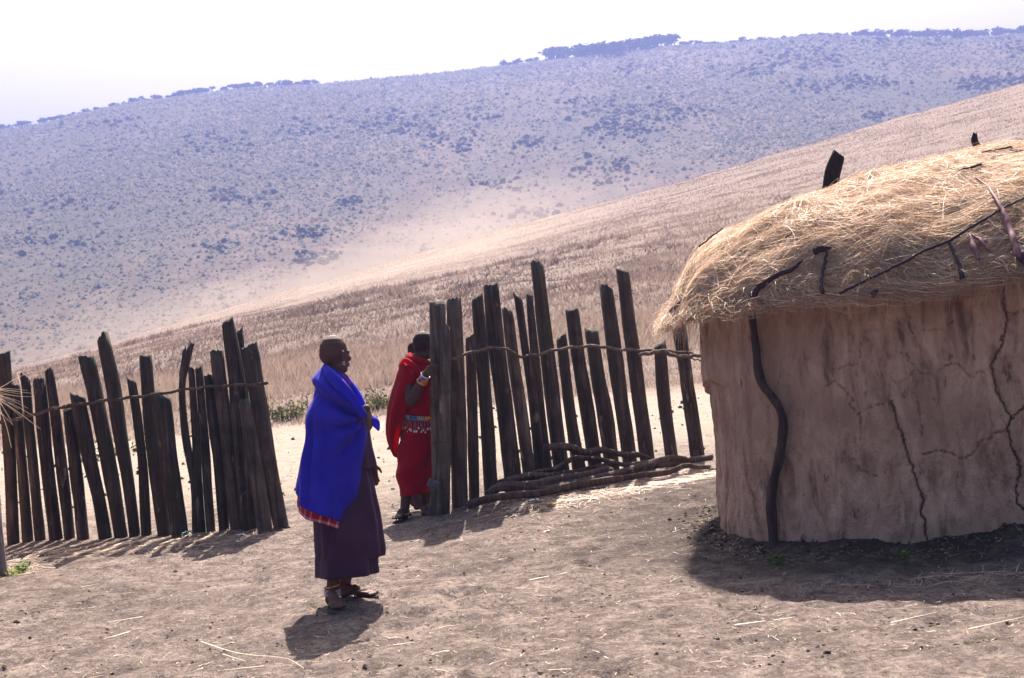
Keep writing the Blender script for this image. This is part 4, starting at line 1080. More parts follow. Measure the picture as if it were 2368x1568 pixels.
for q, (x0, y0, x1, y1, sag) in enumerate([(0, 700, 512, 465, -30), (0, 708, 382, 738, -6), (0, 725, 438, 777, 0), (0, 735, 300, 790, 5), (0, 785, 480, 828, 10), (0, 812, 300, 902, -10), (0, 815, 395, 990, -12), (0, 835, 210, 920, -5), (0, 855, 478, 1100, -15),
        (0, 868, 565, 1278, -10), (0, 885, 300, 1110, -12), (0, 910, 182, 1222, -20), (0, 1000, 158, 1540, -70), (30, 1070, 180, 1220, 0), (285, 640, 335, 1080, -4), (0, 720, 240, 742, 4), (0, 800, 210, 880, 0), (0, 845, 260, 1000, -6), (0, 905, 90, 1060, -10), (0, 760, 170, 800, 2)]):
    dpt = 12.9 + 0.02 * (q % 5)
    a = W(*cropT(x0 - 160 * (x1 - x0) / 400 - 30, y0 - (y1 - y0) * 0.35), dpt); m1 = W(*cropT(x0, y0), dpt); m = W(*cropT((x0 + x1) / 2, (y0 + y1) / 2 + sag), dpt - 0.05); b = W(*cropT(x1, y1), dpt - 0.1)
    V, F = ribbons(resample(np.array([a, m1, m, b]), 9)[None], np.array([0.0045]), q, True, np.array([0.1, -1, 0.5])); A.add(V, F, 0.75)
V, F = A.out(); kid(ROOF2, 'straw', V, F, M_STRAW, 'stuff', False, {'tint': A.attr()})
M_GREYBARK = mat_wood('grey_pole_bark', (0.09, 0.075, 0.07), (0.22, 0.18, 0.165), (0.36, 0.31, 0.28), scale=1.6)
P = np.array([W(6, 1336, 13.05), W(2, 1310, 13.05), W(-2, 1270, 13.08), W(-6, 1230, 13.1), W(-14, 1120, 13.3), W(-22, 1000, 13.5), W(-30, 900, 13.6)])
V, F = tube(resample(P, 24), np.interp(np.linspace(0, 1, 24), [0, .1, 1], [0.05, 0.04, 0.03]), 14, 0.25, 61, 0.06)
obj('pole', V, F, M_GREYBARK, HUT2)

# small green plants
def plantlet(u, v, wpx, n, size, lab, seed, tint):
    p = on_ground(u, v); s = p[1] / FPX; rs = np.random.default_rng(seed)
    x = p[0] + rs.normal(0, wpx * s * 0.4, n); y = p[1] + rs.normal(0, 0.08, n); P = np.stack([x, y, H(x, y) + rs.random(n) * 0.05 + 0.01], -1)
    V, F = leafquads(P, size, seed, 0.5)
    root = thing('weed_plant', lab, 'weed', P.mean(0) * [1, 1, 0] + [0, 0, p[2]])
    obj('leaves', V, F, M_PLANT, root, smooth=False, kind='stuff', attrs={'tint': np.repeat(np.clip(rs.normal(tint, 0.2, n), 0, 1), 4)})
M_PLANT = mat_attr('plant_leaves', [(0.0, (0.03, 0.06, 0.015)), (0.5, (0.07, 0.14, 0.03)), (1.0, (0.28, 0.30, 0.08))], 0.6, 0.3)
plantlet(48, 1322, 26, 70, 0.03, 'bright green weed beside the grey pole at the left edge', 501, 0.5)
plantlet(38, 1331, 30, 50, 0.022, 'yellowing ground weed just below the bright green one', 502, 0.95)
plantlet(1800, 1308, 22, 60, 0.02, 'low green weed at the foot of the crooked pole', 503, 0.2)
plantlet(2095, 1296, 20, 34, 0.022, 'small dry weed in the hut shadow below the long crack', 504, 0.6)
# scraps of rubbish
def scrap(u, v, s, col, lab, name, seed):
    p = on_ground(u, v); rs = np.random.default_rng(seed); n = 4
    g_ = np.stack(np.meshgrid(np.linspace(-1, 1, n), np.linspace(-1, 1, n)), -1).reshape(-1, 2)
    V = np.stack([p[0] + g_[:, 0] * s, p[1] + g_[:, 1] * s * 0.8, p[2] + 0.012 + s * 0.5 * rs.random(n * n)], -1)
    o = obj(name, V, [grid_faces(n, n)], mat_simple(name + '_plastic', col, 0.5, 0.4, 20, 0.15), smooth=False, loc=p)
    so = o.modifiers.new('thickness', 'SOLIDIFY'); so.thickness = 0.001
    tag(o, lab, 'litter')
scrap(1277, 1170, 0.035, (0.65, 0.5, 0.03), 'crumpled yellow wrapper in the straw below the log stack', 'wrapper', 1)
scrap(1235, 1161, 0.04, (0.6, 0.6, 0.66), 'white paper scrap in the shade just under the lowest log', 'paper_scrap', 2)
scrap(1263, 1234, 0.025, (0.5, 0.05, 0.03), 'small red scrap on the dirt between the people and the hut', 'plastic_scrap', 3)
scrap(558, 1243, 0.04, (0.6, 0.62, 0.66), 'white scrap in the shadow of the left gateposts', 'paper_scrap', 4)
pr = on_ground(431, 1243)
q = np.linspace(0, 1, 24); cur = np.stack([pr[0] + 0.05 * np.sin(q * 9) * q, pr[1] + 0.07 * np.cos(q * 7), pr[2] + 0.02 + 0.03 * np.abs(np.sin(q * 11))], -1)
o = obj('string', *tube(cur, 0.004, 5), mat_simple('teal_plastic', (0.02, 0.3, 0.24), 0.5, 0.4), loc=pr); tag(o, 'tangle of teal string in the straw before the left fence', 'string')

# ------------------------------------------------------------------ people
def m_skin(name, c0, c1):
    m, nt, out = newmat(name); g = NT(nt)
    tc = g.n('ShaderNodeTexCoord').outputs['Object']
    f = g.noise(tc, 14, 4); c = g.ramp(f, [(0.3, c0), (0.7, c1)])
    c = g.mix(g.attr('hair'), c, (0.014, 0.011, 0.012))
    p = g.princ(c, 0.72, g.bump(g.noise(tc, 160, 3), 0.15, 0.001), 0.25); g.l(p.outputs[0], out.inputs[0]); return m
def cap(A, p, q, r1, r2, sides=12):
    p = np.asarray(p, float); q = np.asarray(q, float); d = q - p; L = np.linalg.norm(d) + 1e-9; d = d / L
    c = np.linspace(0.05, math.pi / 2, 4); P = []; R = []
    for a in c: P.append(p - d * r1 * math.cos(a)); R.append(r1 * math.sin(a))
    for a in c[::-1]: P.append(q + d * r2 * math.cos(a)); R.append(r2 * math.sin(a))
    V, F = tube(np.array(P), np.array(R), sides); A.add(V, F)
def ell(A, c, ax, n=9):
    """ax: three axis vectors (rows)"""
    th = np.linspace(0.001, math.pi - 0.001, n); ph = np.arange(2 * n) * math.pi / n
    D = np.stack([np.sin(th)[:, None] * np.cos(ph)[None], np.sin(th)[:, None] * np.sin(ph)[None], np.cos(th)[:, None] + 0 * ph[None]], -1).reshape(-1, 3)
    A.add(D @ np.asarray(ax) + np.asarray(c), [grid_faces(n, 2 * n, True)])
def head(A, c, f, up, s=1.0):
    f = f / np.linalg.norm(f); r = np.cross(f, up); r /= np.linalg.norm(r); up = np.cross(r, f)
    B = np.stack([f, r, up])
    def pt(a, b, z): return np.asarray(c) + (np.array([a, b, z]) * s) @ B
    def e(p, ax): ell(A, pt(*p), np.diag(np.array(ax) * s) @ B)
    e((-0.014, 0, 0.036), (0.092, 0.074, 0.090)); e((-0.045, 0, 0.01), (0.062, 0.064, 0.07)); e((0.028, 0, -0.03), (0.058, 0.058, 0.085)); e((0.05, 0, -0.085), (0.03, 0.034, 0.027))
    for sd_ in (-1, 1):
        e((0.072, sd_ * 0.026, 0.018), (0.013, 0.024, 0.010)); e((0.06, sd_ * 0.042, -0.02), (0.024, 0.02, 0.02)); e((0.012, sd_ * 0.05, -0.075), (0.04, 0.014, 0.024))
        e((-0.002, sd_ * 0.077, -0.002), (0.017, 0.007, 0.03)); e((0.092, sd_ * 0.012, -0.032), (0.011, 0.009, 0.008))
    cap(A, pt(0.083, 0, 0.012), pt(0.1, 0, -0.026), 0.009 * s, 0.0125 * s)
    e((0.084, 0, -0.055), (0.013, 0.026, 0.008)); e((0.082, 0, -0.068), (0.013, 0.023, 0.008))
    return pt, B
def hand(A, w, k, n, s=1.0, curl=1.0, thumb=None):
    """w wrist, k direction of the knuckles, n palm normal (fingers curl towards it)"""
    k = k / np.linalg.norm(k); n = n - k * (n @ k); n /= np.linalg.norm(n); a = np.cross(k, n)
    w = np.asarray(w)
    for j, off in enumerate((-0.027, -0.009, 0.009, 0.026)):
        cap(A, w + a * off * 0.55 * s, w + (k * 0.085 + a * off) * s, 0.015 * s, 0.0125 * s, 8)
        b = w + (k * 0.085 + a * off) * s; L = (0.036, 0.042, 0.039, 0.03)[j] * s
        d = k.copy(); r = 0.0095 * s
        for seg in range(3):
            ang = curl * (0.55, 0.75, 0.6)[seg]; d = d * math.cos(ang) + n * math.sin(ang) * 1.0; d /= np.linalg.norm(d)
            e_ = b + d * L * (1, 0.72, 0.6)[seg]; cap(A, b, e_, r, r * 0.9, 8); b = e_; r *= 0.9
    th = a * (thumb or 1)
    p0 = w + (k * 0.03 + th * 0.026) * s; p1 = p0 + (k * 0.03 + th * 0.022 + n * 0.014) * s; p2 = p1 + (k * 0.028 + th * 0.004 + n * 0.014) * s
    cap(A, w + k * 0.012 * s, p0, 0.014 * s, 0.0135 * s, 8); cap(A, p0, p1, 0.0125 * s, 0.011 * s, 8); cap(A, p1, p2, 0.0108 * s, 0.0085 * s, 8)
def foot(A, heel, toe, s=1.0):
    heel = np.asarray(heel, float); toe = np.asarray(toe, float); d = toe - heel; d[2] = 0; L = np.linalg.norm(d); d /= L; a = np.array([-d[1], d[0], 0])
    up = np.array([0, 0, 1.0])
    cap(A, heel + d * 0.03 + up * 0.034, heel + d * L * 0.45 + up * 0.05, 0.032 * s, 0.032 * s)
    cap(A, heel + d * L * 0.1 + up * 0.075, heel + d * L * 0.62 + up * 0.03, 0.032 * s, 0.02 * s)
    for j, o in enumerate((-0.034, -0.018, -0.002, 0.013, 0.030)):
        tl = L * (0.9, 0.94, 0.97, 0.985, 1.0)[j]; r = (0.0095, 0.01, 0.0105, 0.011, 0.0145)[j]
        cap(A, heel + d * L * 0.5 + a * o * 0.7 + up * 0.028, heel + d * L * 0.78 + a * o + up * 0.022, 0.02, 0.015)
        cap(A, heel + d * L * 0.78 + a * o + up * 0.018, heel + d * (tl - r) + a * o + up * (r + 0.006), r * 1.1, r)
def finish_body(A, mat, parent, vox, hairf):
    V, F = A.out(); me = mesh_np('body', V, F)
    o = bpy.data.objects.new('body', me); COL.objects.link(o)
    rm = o.modifiers.new('m', 'REMESH'); rm.mode = 'VOXEL'; rm.voxel_size = vox
    sm = o.modifiers.new('s', 'SMOOTH'); sm.factor = 0.5; sm.iterations = 3
    bpy.context.view_layer.update()
    m2 = bpy.data.meshes.new_from_object(o.evaluated_get(bpy.context.evaluated_depsgraph_get()))
    bpy.data.objects.remove(o); m2.name = 'body'
    n = len(m2.vertices); co = np.empty(n * 3, np.float32); m2.vertices.foreach_get('co', co); co = co.reshape(-1, 3)
    at = m2.attributes.new('hair', 'FLOAT', 'POINT'); at.data.foreach_set('value', np.ascontiguousarray(hairf(co), dtype=np.float32))
    m2.polygons.foreach_set('use_smooth', np.ones(len(m2.polygons), bool)); m2.materials.clear(); m2.materials.append(mat)
    b = bpy.data.objects.new('body', m2); b.location = -parent.location; link(b, parent); return b

def loft(rows, ph0, ph1, nphi, nrow, fold=None, thick=0.0):
    """rows: (uL, vL, uR, vR, distance, depth ratio). A sheet wrapped round; phi 0 = right outline, -90 = side to the camera."""
    R = []
    for (uL, vL, uR, vR, d, br) in rows:
        a = W(uL, vL, d); b = W(uR, vR, d); R.append(np.concatenate([(a + b) / 2, (b - a) / 2, [br * np.linalg.norm(b - a) / 2]]))
    R = np.array(R); kk = np.concatenate([[0], np.cumsum(np.linalg.norm(np.diff(R[:, :3], axis=0), axis=1) + 1e-4)])
    t = np.linspace(0, kk[-1], nrow)
    # smooth interpolation row by row
    m = np.gradient(R, kk, axis=0); Q = []
    for tt in t:
        i = min(max(np.searchsorted(kk, tt) - 1, 0), len(R) - 2); h = kk[i + 1] - kk[i]; s = (tt - kk[i]) / h
        Q.append((2*s**3 - 3*s**2 + 1) * R[i] + (s**3 - 2*s**2 + s) * h * m[i] + (-2*s**3 + 3*s**2) * R[i+1] + (s**3 - s**2) * h * m[i+1])
    Q = np.array(Q); T = t / kk[-1]
    p0 = np.interp(T, np.linspace(0, 1, len(np.atleast_1d(ph0))), np.atleast_1d(ph0)); p1 = np.interp(T, np.linspace(0, 1, len(np.atleast_1d(ph1))), np.atleast_1d(ph1))
    f = np.linspace(0, 1, nphi); PH = np.radians(p0[:, None] * (1 - f) + p1[:, None] * f)
    c = np.cos(PH); s_ = np.sin(PH)
    C = np.sign(c) * np.abs(c) ** 0.9; S_ = np.sign(s_) * np.abs(s_) ** 0.9
    P = Q[:, None, :3] + C[..., None] * Q[:, None, 3:6] + S_[..., None] * np.array([0, 1.0, 0]) * Q[:, None, 6:7]
    N = c[..., None] * Q[:, None, 3:6] / (np.linalg.norm(Q[:, 3:6], axis=1)[:, None, None] + 1e-9) + s_[..., None] * np.array([0, 1.0, 0])
    TT = np.repeat(T[:, None], nphi, 1)
    if fold is not None: P = P + N * fold(PH, TT, P)[..., None]
    halfw = np.linalg.norm(Q[:, 3:6], axis=1)
    uv = np.stack([np.repeat((f * abs(ph1 if np.isscalar(ph1) else 300) / 57.3 * 0.2)[None], nrow, 0), np.repeat(t[:, None], nphi, 1)], -1).reshape(-1, 2)
    return P, uv, nrow, nphi
def cloth(name, L, mat, parent, wrap=False):
    P, uv, nr, nc = L
    o = obj(name, P.reshape(-1, 3), [grid_faces(nr, nc, wrap)], mat, parent, uv=uv)
    so = o.modifiers.new('thickness', 'SOLIDIFY'); so.thickness = 0.003
    return o
def ring(parent, name, c, ax1, ax2, r, mat, n=28):
    t = np.linspace(0, 2 * math.pi, n + 1)[:-1]; P = np.asarray(c) + np.cos(t)[:, None] * np.asarray(ax1) + np.sin(t)[:, None] * np.asarray(ax2)
    T = np.roll(P, -1, 0) - np.roll(P, 1, 0); T /= np.linalg.norm(T, axis=1)[:, None]; rad = P - np.asarray(c); rad /= np.linalg.norm(rad, axis=1)[:, None]; B = np.cross(T, rad)
    k = np.arange(7) * 2 * math.pi / 7
    V = P[:, None] + r * (np.cos(k)[None, :, None] * rad[:, None] + np.sin(k)[None, :, None] * B[:, None])
    n7 = V.shape[0]; i = np.arange(n7)[:, None]; j = np.arange(7)[None]; i2 = (i + 1) % n7; j2 = (j + 1) % 7
    F = np.stack([i * 7 + j, i2 * 7 + j, i2 * 7 + j2, i * 7 + j2], -1).reshape(-1, 4)
    return obj(name, V.reshape(-1, 3), [F], mat, parent)
def mat_beads(name, cols, per=60):
    m, nt, out = newmat(name); g = NT(nt); tc = g.n('ShaderNodeTexCoord').outputs['Object']
    v = g.n('ShaderNodeTexVoronoi'); v.inputs['Scale'].default_value = per; g.l(tc, v.inputs['Vector'])
    sp = g.n('ShaderNodeSeparateColor'); g.l(v.outputs['Color'], sp.inputs[0])
    r = g.n('ShaderNodeValToRGB'); r.color_ramp.interpolation = 'CONSTANT'
    while len(r.color_ramp.elements) < len(cols): r.color_ramp.elements.new(0.5)
    for i, c in enumerate(cols): r.color_ramp.elements[i].position = i / len(cols); r.color_ramp.elements[i].color = (*c, 1)
    g.l(sp.outputs[0], r.inputs[0]); p = g.princ(r.outputs[0], 0.4, None, 0.4); g.l(p.outputs[0], out.inputs[0]); return m
M_WHITEBEAD = mat_simple('white_beads', (0.7, 0.7, 0.74), 0.4, 0.4, 60, 0.15)
M_ANKLE = mat_simple('grey_white_beads', (0.4, 0.4, 0.46), 0.5, 0.3, 60, 0.2)
M_ORANGEBEAD = mat_beads('orange_beads', [(0.75, 0.28, 0.02), (0.8, 0.42, 0.05), (0.6, 0.12, 0.02)], 90)
M_SANDAL = mat_simple('worn_sandal', (0.10, 0.085, 0.085), 0.8)
M_SILVER = mat_simple('silver_ring', (0.7, 0.68, 0.66), 0.3, 0.6)
up = np.array([0, 0, 1.0])

# --- person in the blue shawl
DW = 10.25
def gz(p): return np.array([p[0], p[1], float(H(p[0], p[1]))])
root = gz(W(800, 1395, DW)); WOMAN = thing('person', 'person in a long blue shawl and dark purple skirt, looking away', 'person', root)
A = Acc()
hf = np.array([math.cos(math.radians(42)), math.sin(math.radians(42)), -0.04])
hc = W(775.5, 822, DW); nb = W(777, 872, DW)
head(A, hc, hf, up + 0.05 * hf, 0.985)
cap(A, hc - hf * 0.022 - up * 0.05, nb, 0.052, 0.055)
chest = W(783, 930, DW); waist = W(788, 1010, DW); pel = W(790, 1085, DW)
ell(A, chest, np.diag([0.135, 0.125, 0.17])); ell(A, waist, np.diag([0.12, 0.12, 0.16])); ell(A, pel, np.diag([0.135, 0.14, 0.15]))
shR = W(768, 910, DW - 0.09); shL = W(790, 906, DW + 0.13); cap(A, shR, shL, 0.048, 0.048); cap(A, nb, chest, 0.06, 0.1)
elR = W(785, 985, DW - 0.02); haR = W(847, 945, DW - 0.11); cap(A, shR, elR, 0.046, 0.040); cap(A, elR, haR, 0.034, 0.026)
hand(A, haR, W(857, 973, DW - 0.13) - haR, np.array([-0.75, 0.4, -0.1]), 0.82, 0.55, 1)
elL = W(842, 1000, DW + 0.13); haL = W(858, 1068, DW + 0.1); cap(A, shL, elL, 0.05, 0.04); cap(A, elL, haL, 0.038, 0.026)
hand(A, haL, W(864, 1100, DW + 0.09) - haL, np.array([0.2, 0.6, -0.2]), 0.84, 0.35, 1)
hipN = pel + [0, -0.06, -0.03]; hipF = pel + [0.0, 0.06, -0.03]
anN = W(769, 1372, DW - 0.09); anF = W(797, 1358, DW + 0.17); knN = W(782, 1232, DW - 0.06); knF = W(806, 1228, DW + 0.10)
for a, k, b in ((hipN, knN, anN), (hipF, knF, anF)):
    cap(A, a, k, 0.075, 0.053); cap(A, k, b, 0.052, 0.038); cap(A, k * 0.7 + b * 0.3, k * 0.4 + b * 0.6, 0.054, 0.048); ell(A, b, np.diag([0.04, 0.04, 0.04]))
ftN = gz(W(766, 1380, DW - 0.09)); toN = gz(W(786, 1410, DW - 0.31)); ftF = gz(W(785, 1384, DW + 0.15)); toF = gz(W(873, 1384, DW + 0.08))
toN = ftN + (toN - ftN) * 0.225 / np.linalg.norm((toN - ftN)[:2]); anN[2] = ftN[2] + .09
foot(A, ftN + [0, 0, 0.012], toN + [0, 0, 0.012]); foot(A, ftF + [0, 0, 0.012], toF + [0, 0, 0.012])
cap(A, ftN + [0, -0.03, 0.05], anN, 0.036, 0.038); cap(A, ftF + [0.03, 0, 0.05], anF, 0.036, 0.038)
M_SKINW = m_skin('dark_brown_skin', (0.095, 0.046, 0.040), (0.135, 0.066, 0.056))
def hair_w(co):
    d = co - hc; a = d @ (hf / np.linalg.norm(hf)); z = d[:, 2]
    return np.clip(sstep(-0.045, -0.03, z - 1.0 * np.maximum(a, -0.02)) * (a < 0.062 ) * sstep(-0.06, -0.045, z), 0, 1) * 0.2
finish_body(A, M_SKINW, WOMAN, 0.0042, hair_w)
for sd_ in (-1, 1):
    r_ = np.cross(hf, up); r_ /= np.linalg.norm(r_); E = Acc(); ell(E, hc + hf * 0.074 + r_ * 0.03 * sd_ + up * 0.002, np.diag([0.009] * 3)); obj('eye', *E.out(), mat_simple('eye_white', (0.22, 0.18, 0.16), 0.4), WOMAN)
r_ = np.cross(hf, up); r_ /= np.linalg.norm(r_); ear = hc + r_ * 0.079 + up * -0.042
ring(WOMAN, 'earring', ear + up * -0.008, hf * 0.008, up * 0.010, 0.0016, M_SILVER, 18)
E = Acc(); ell(E, hc + r_ * 0.081 + up * 0.024, np.diag([0.005, 0.005, 0.006])); obj('ear_stud', *E.out(), M_SILVER, WOMAN)

M_BLUE = mat_cloth('royal_blue_cloth', (0.036, 0.028, 0.50), (0.055, 0.044, 0.64), 0.32)
M_PURPLE = mat_cloth('dark_purple_cloth', (0.058, 0.026, 0.060), (0.084, 0.040, 0.082), 0.18)
M_PLAID = mat_plaid('red_plaid_cloth')
G0 = W(846, 968, DW - 0.16)
CREASES = [([(752, 894), (780, 917), (815, 950), (842, 966)], 0.016, 0.016), ([(746, 890), (783, 930), (820, 958), (842, 970)], -0.019, 0.012), ([(772, 925), (800, 955), (825, 970), (842, 972)], -0.019, 0.013),
 ([(768, 945), (798, 970), (835, 976)], 0.018, 0.014), ([(842, 985), (815, 1000), (785, 1000)], 0.016, 0.016), ([(842, 978), (812, 990), (775, 985)], -0.018, 0.012), ([(840, 990), (820, 1025), (790, 1050), (765, 1060)], -0.014, 0.018),
 ([(716, 950), (704, 1050), (699, 1165)], 0.016, 0.014), ([(724, 950), (714, 1050), (708, 1165)], -0.016, 0.013), ([(758, 990), (752, 1090), (757, 1190)], -0.010, 0.024), ([(775, 1000), (780, 1090), (778, 1195)], 0.009, 0.024), ([(838, 1050), (830, 1125), (808, 1200)], 0.010, 0.014), ([(775, 1120), (790, 1165), (800, 1200)], -0.012, 0.014)]
def shawl_fold(PH, T, P):
    # soft hanging folds plus pleats running up to the hand that gathers the cloth
    dx = P[..., 0] - G0[0]; dz = P[..., 2] - G0[2]; r = np.hypot(dx, dz); an = np.arctan2(dz, -dx)
    f = 0.010 * sstep(0.25, 1, T) * sstep(-0.1, -0.9, PH) * (np.sin(PH * 7.0 + 1.2 * np.sin(T * 4)) + 0.5 * np.sin(PH * 13 + 1))
    f += 0.030 * np.exp(-r / 0.26) * np.sin(an * 9.0 + 0.7) * sstep(0.02, 0.10, r) * (np.sin(PH) < 0.2)
    f += 0.034 * np.exp(-((an - 0.78) / 0.16) ** 2) * sstep(0.05, 0.2, r) * (1 - sstep(0.42, 0.6, r)) * (np.sin(PH) < 0.1)
    f -= 0.028 * np.exp(-((an - 0.52) / 0.13) ** 2) * sstep(0.05, 0.2, r) * (1 - sstep(0.3, 0.5, r)) * (np.sin(PH) < 0.1)
    f -= 0.05 * np.exp(-((np.degrees(PH) + 163) / 7.0) ** 2) * sstep(0.25, 0.6, T)
    for (pl_, am, wd) in CREASES:
        R_ = np.array([W(u, v, DW - 0.18)[[0, 2]] for (u, v) in pl_]); X = np.stack([P[..., 0], P[..., 2]], -1); b = np.full(X.shape[:2], 9.0); tp = np.zeros(X.shape[:2])
        for i in range(len(R_) - 1):
            ab = R_[i + 1] - R_[i]; t = np.clip(((X - R_[i]) @ ab) / (ab @ ab), 0, 1); dd = np.linalg.norm(X - (R_[i] + t[..., None] * ab), axis=-1); m = dd < b; b[m] = dd[m]; tp[m] = (i + t[m]) / (len(R_) - 1)
        f += am * np.exp(-(b / wd) ** 2) * np.sin(np.pi * np.clip(tp * 0.8 + 0.1, 0, 1)) * (np.sin(PH) < 0.05)
    f += 0.012 * fbm(PH * 1.6, T * 3.2, 3, 55)
    return f
top = [(752, 841, 794, 862, DW, 1.200), (747, 860, 803, 872, DW, 1.230), (735, 881, 813, 884, DW, 1.275), (724, 905, 827, 906, DW, 1.275), (715, 935, 838, 931, DW, 1.200), (708, 966, 845, 953, DW, 1.125)]
low = [(702, 1012, 846, 1010, DW, 1.08), (696, 1050, 844, 1050, DW, 1.08), (690, 1100, 838, 1097, DW, 1.14), (686, 1128, 829, 1150, DW, 1.26), (686, 1142, 806, 1206, DW, 1.42)]
Ls = loft(top + low, [4, 4, 2, 0, 0, 0, 2], [-352, -350, -345, -330, -300, -292, -290], 150, 110, shawl_fold)
P = Ls[0]; d_ = np.degrees(np.linspace(0, 1, 150))
# the hem dips towards the camera-side corner and rides up behind
ph = np.linspace(0, -290, 150)[None]; Tn = np.linspace(0, 1, 110)[:, None]
P[..., 2] -= sstep(0.75, 1.0, Tn) * 0.028 * np.exp(-((ph + 125) / 32) ** 2)
cloth('shawl', Ls, M_BLUE, WOMAN)
# rolled collar edge and the loose end past the hand
def roll(pts, w, name, mat, parent, d):
    P = resample(np.array([W(u, v, d + dd) for (u, v, dd) in pts]), 24); ww = np.interp(np.linspace(0, 1, 24), np.linspace(0, 1, len(w)), w) * DW / FPX
    V, F = tube(P, ww * 0.5, 10, 0.18, 3, 0.12); return obj(name, V, F, mat, parent)
roll([(752, 846, -.05), (766, 868, -.17), (790, 893, -.21), (815, 923, -.20), (838, 955, -.16), (846, 966, -.13)], [10, 20, 24, 24, 20, 12], 'shawl_fold', M_BLUE, WOMAN, DW)
roll([(792, 862, .02), (806, 880, -.03), (824, 905, -.06), (838, 932, -.08), (845, 955, -.10)], [8, 12, 15, 15, 12], 'shawl_fold', M_BLUE, WOMAN, DW)
E = [(852, 966), (862, 958), (878, 972), (879, 984), (877, 1001), (868, 991), (857, 978)]
cen = (862, 972); V = [W(*cen, DW - 0.14)] + [W(u, v, DW - 0.10 + 0.035 * math.sin(i * 2.1)) for i, (u, v) in enumerate(E)]
o = obj('shawl_end', np.array(V), [np.array([[0, i + 1, (i + 1) % 7 + 1] for i in range(7)])], M_BLUE, WOMAN)
ss_ = o.modifiers.new('sub', 'SUBSURF'); ss_.levels = 2; ss_.render_levels = 2; o.modifiers.new('thickness', 'SOLIDIFY').thickness = 0.003
# plaid lining below the hem
pl_rows = [(692, 1085, 832, 1100, DW, 1.02), (688, 1120, 828, 1150, DW, 1.12), (684, 1152, 819, 1192, DW, 1.24), (684, 1168, 809, 1224, DW, 1.34)]
def plaid_fold(PH, T, P): return -0.012 + 0.008 * np.sin(PH * 6) - 0.045 * np.exp(-((np.degrees(PH) + 163) / 7.0) ** 2)
Lp = loft(pl_rows, 2, -285, 110, 30, plaid_fold)
ph = np.linspace(0, -285, 110)[None]; Tn = np.linspace(0, 1, 30)[:, None]; Lp[0][..., 2] -= Tn * (0.024 * np.exp(-((ph + 125) / 32) ** 2) + 0.0)
cloth('lining', Lp, M_PLAID, WOMAN)
def pleat(k, a, seed):
    def f(PH, T, P): return a * (0.25 + 0.75 * T) * (np.sin(PH * k + seed + 0.8 * np.sin(PH * 2)) + 0.45 * np.sin(PH * k * 1.7 + 2 * seed)) + 0.006 * fbm(PH * 2, T * 3, 2, int(seed * 10))
    return f
cloth('tunic', loft([(740, 900, 820, 900, DW, 0.745), (735, 935, 838, 935, DW, 0.745), (734, 973, 851, 971, DW, 0.716), (732, 1020, 857, 1014, DW, 0.696), (732, 1062, 866, 1058, DW, 0.675), (734, 1090, 869, 1080, DW, 0.656)], 0, -357, 120, 40, pleat(5, 0.005, 1.0)), M_PURPLE, WOMAN)
cloth('skirt', loft([(740, 1050, 850, 1055, DW, 0.7), (732, 1100, 860, 1100, DW, 0.74), (728, 1140, 868, 1140, DW, 0.8), (726, 1180, 877, 1180, DW, 0.86), (728, 1231, 885, 1235, DW, 0.883), (731, 1274, 889, 1268, DW, 0.856), (734, 1300, 888, 1283, DW, 0.828)], 0, -357, 170, 60, pleat(9, 0.009, 2.0)), M_PURPLE, WOMAN)
cloth('underskirt', loft([(740, 1200, 866, 1200, DW, 1.020), (736, 1260, 872, 1260, DW, 1.020), (733, 1310, 875, 1305, DW, 1.020), (732, 1333, 876, 1321, DW, 1.020)], 0, -357, 140, 30, pleat(7, 0.010, 3.0)), M_PURPLE, WOMAN)
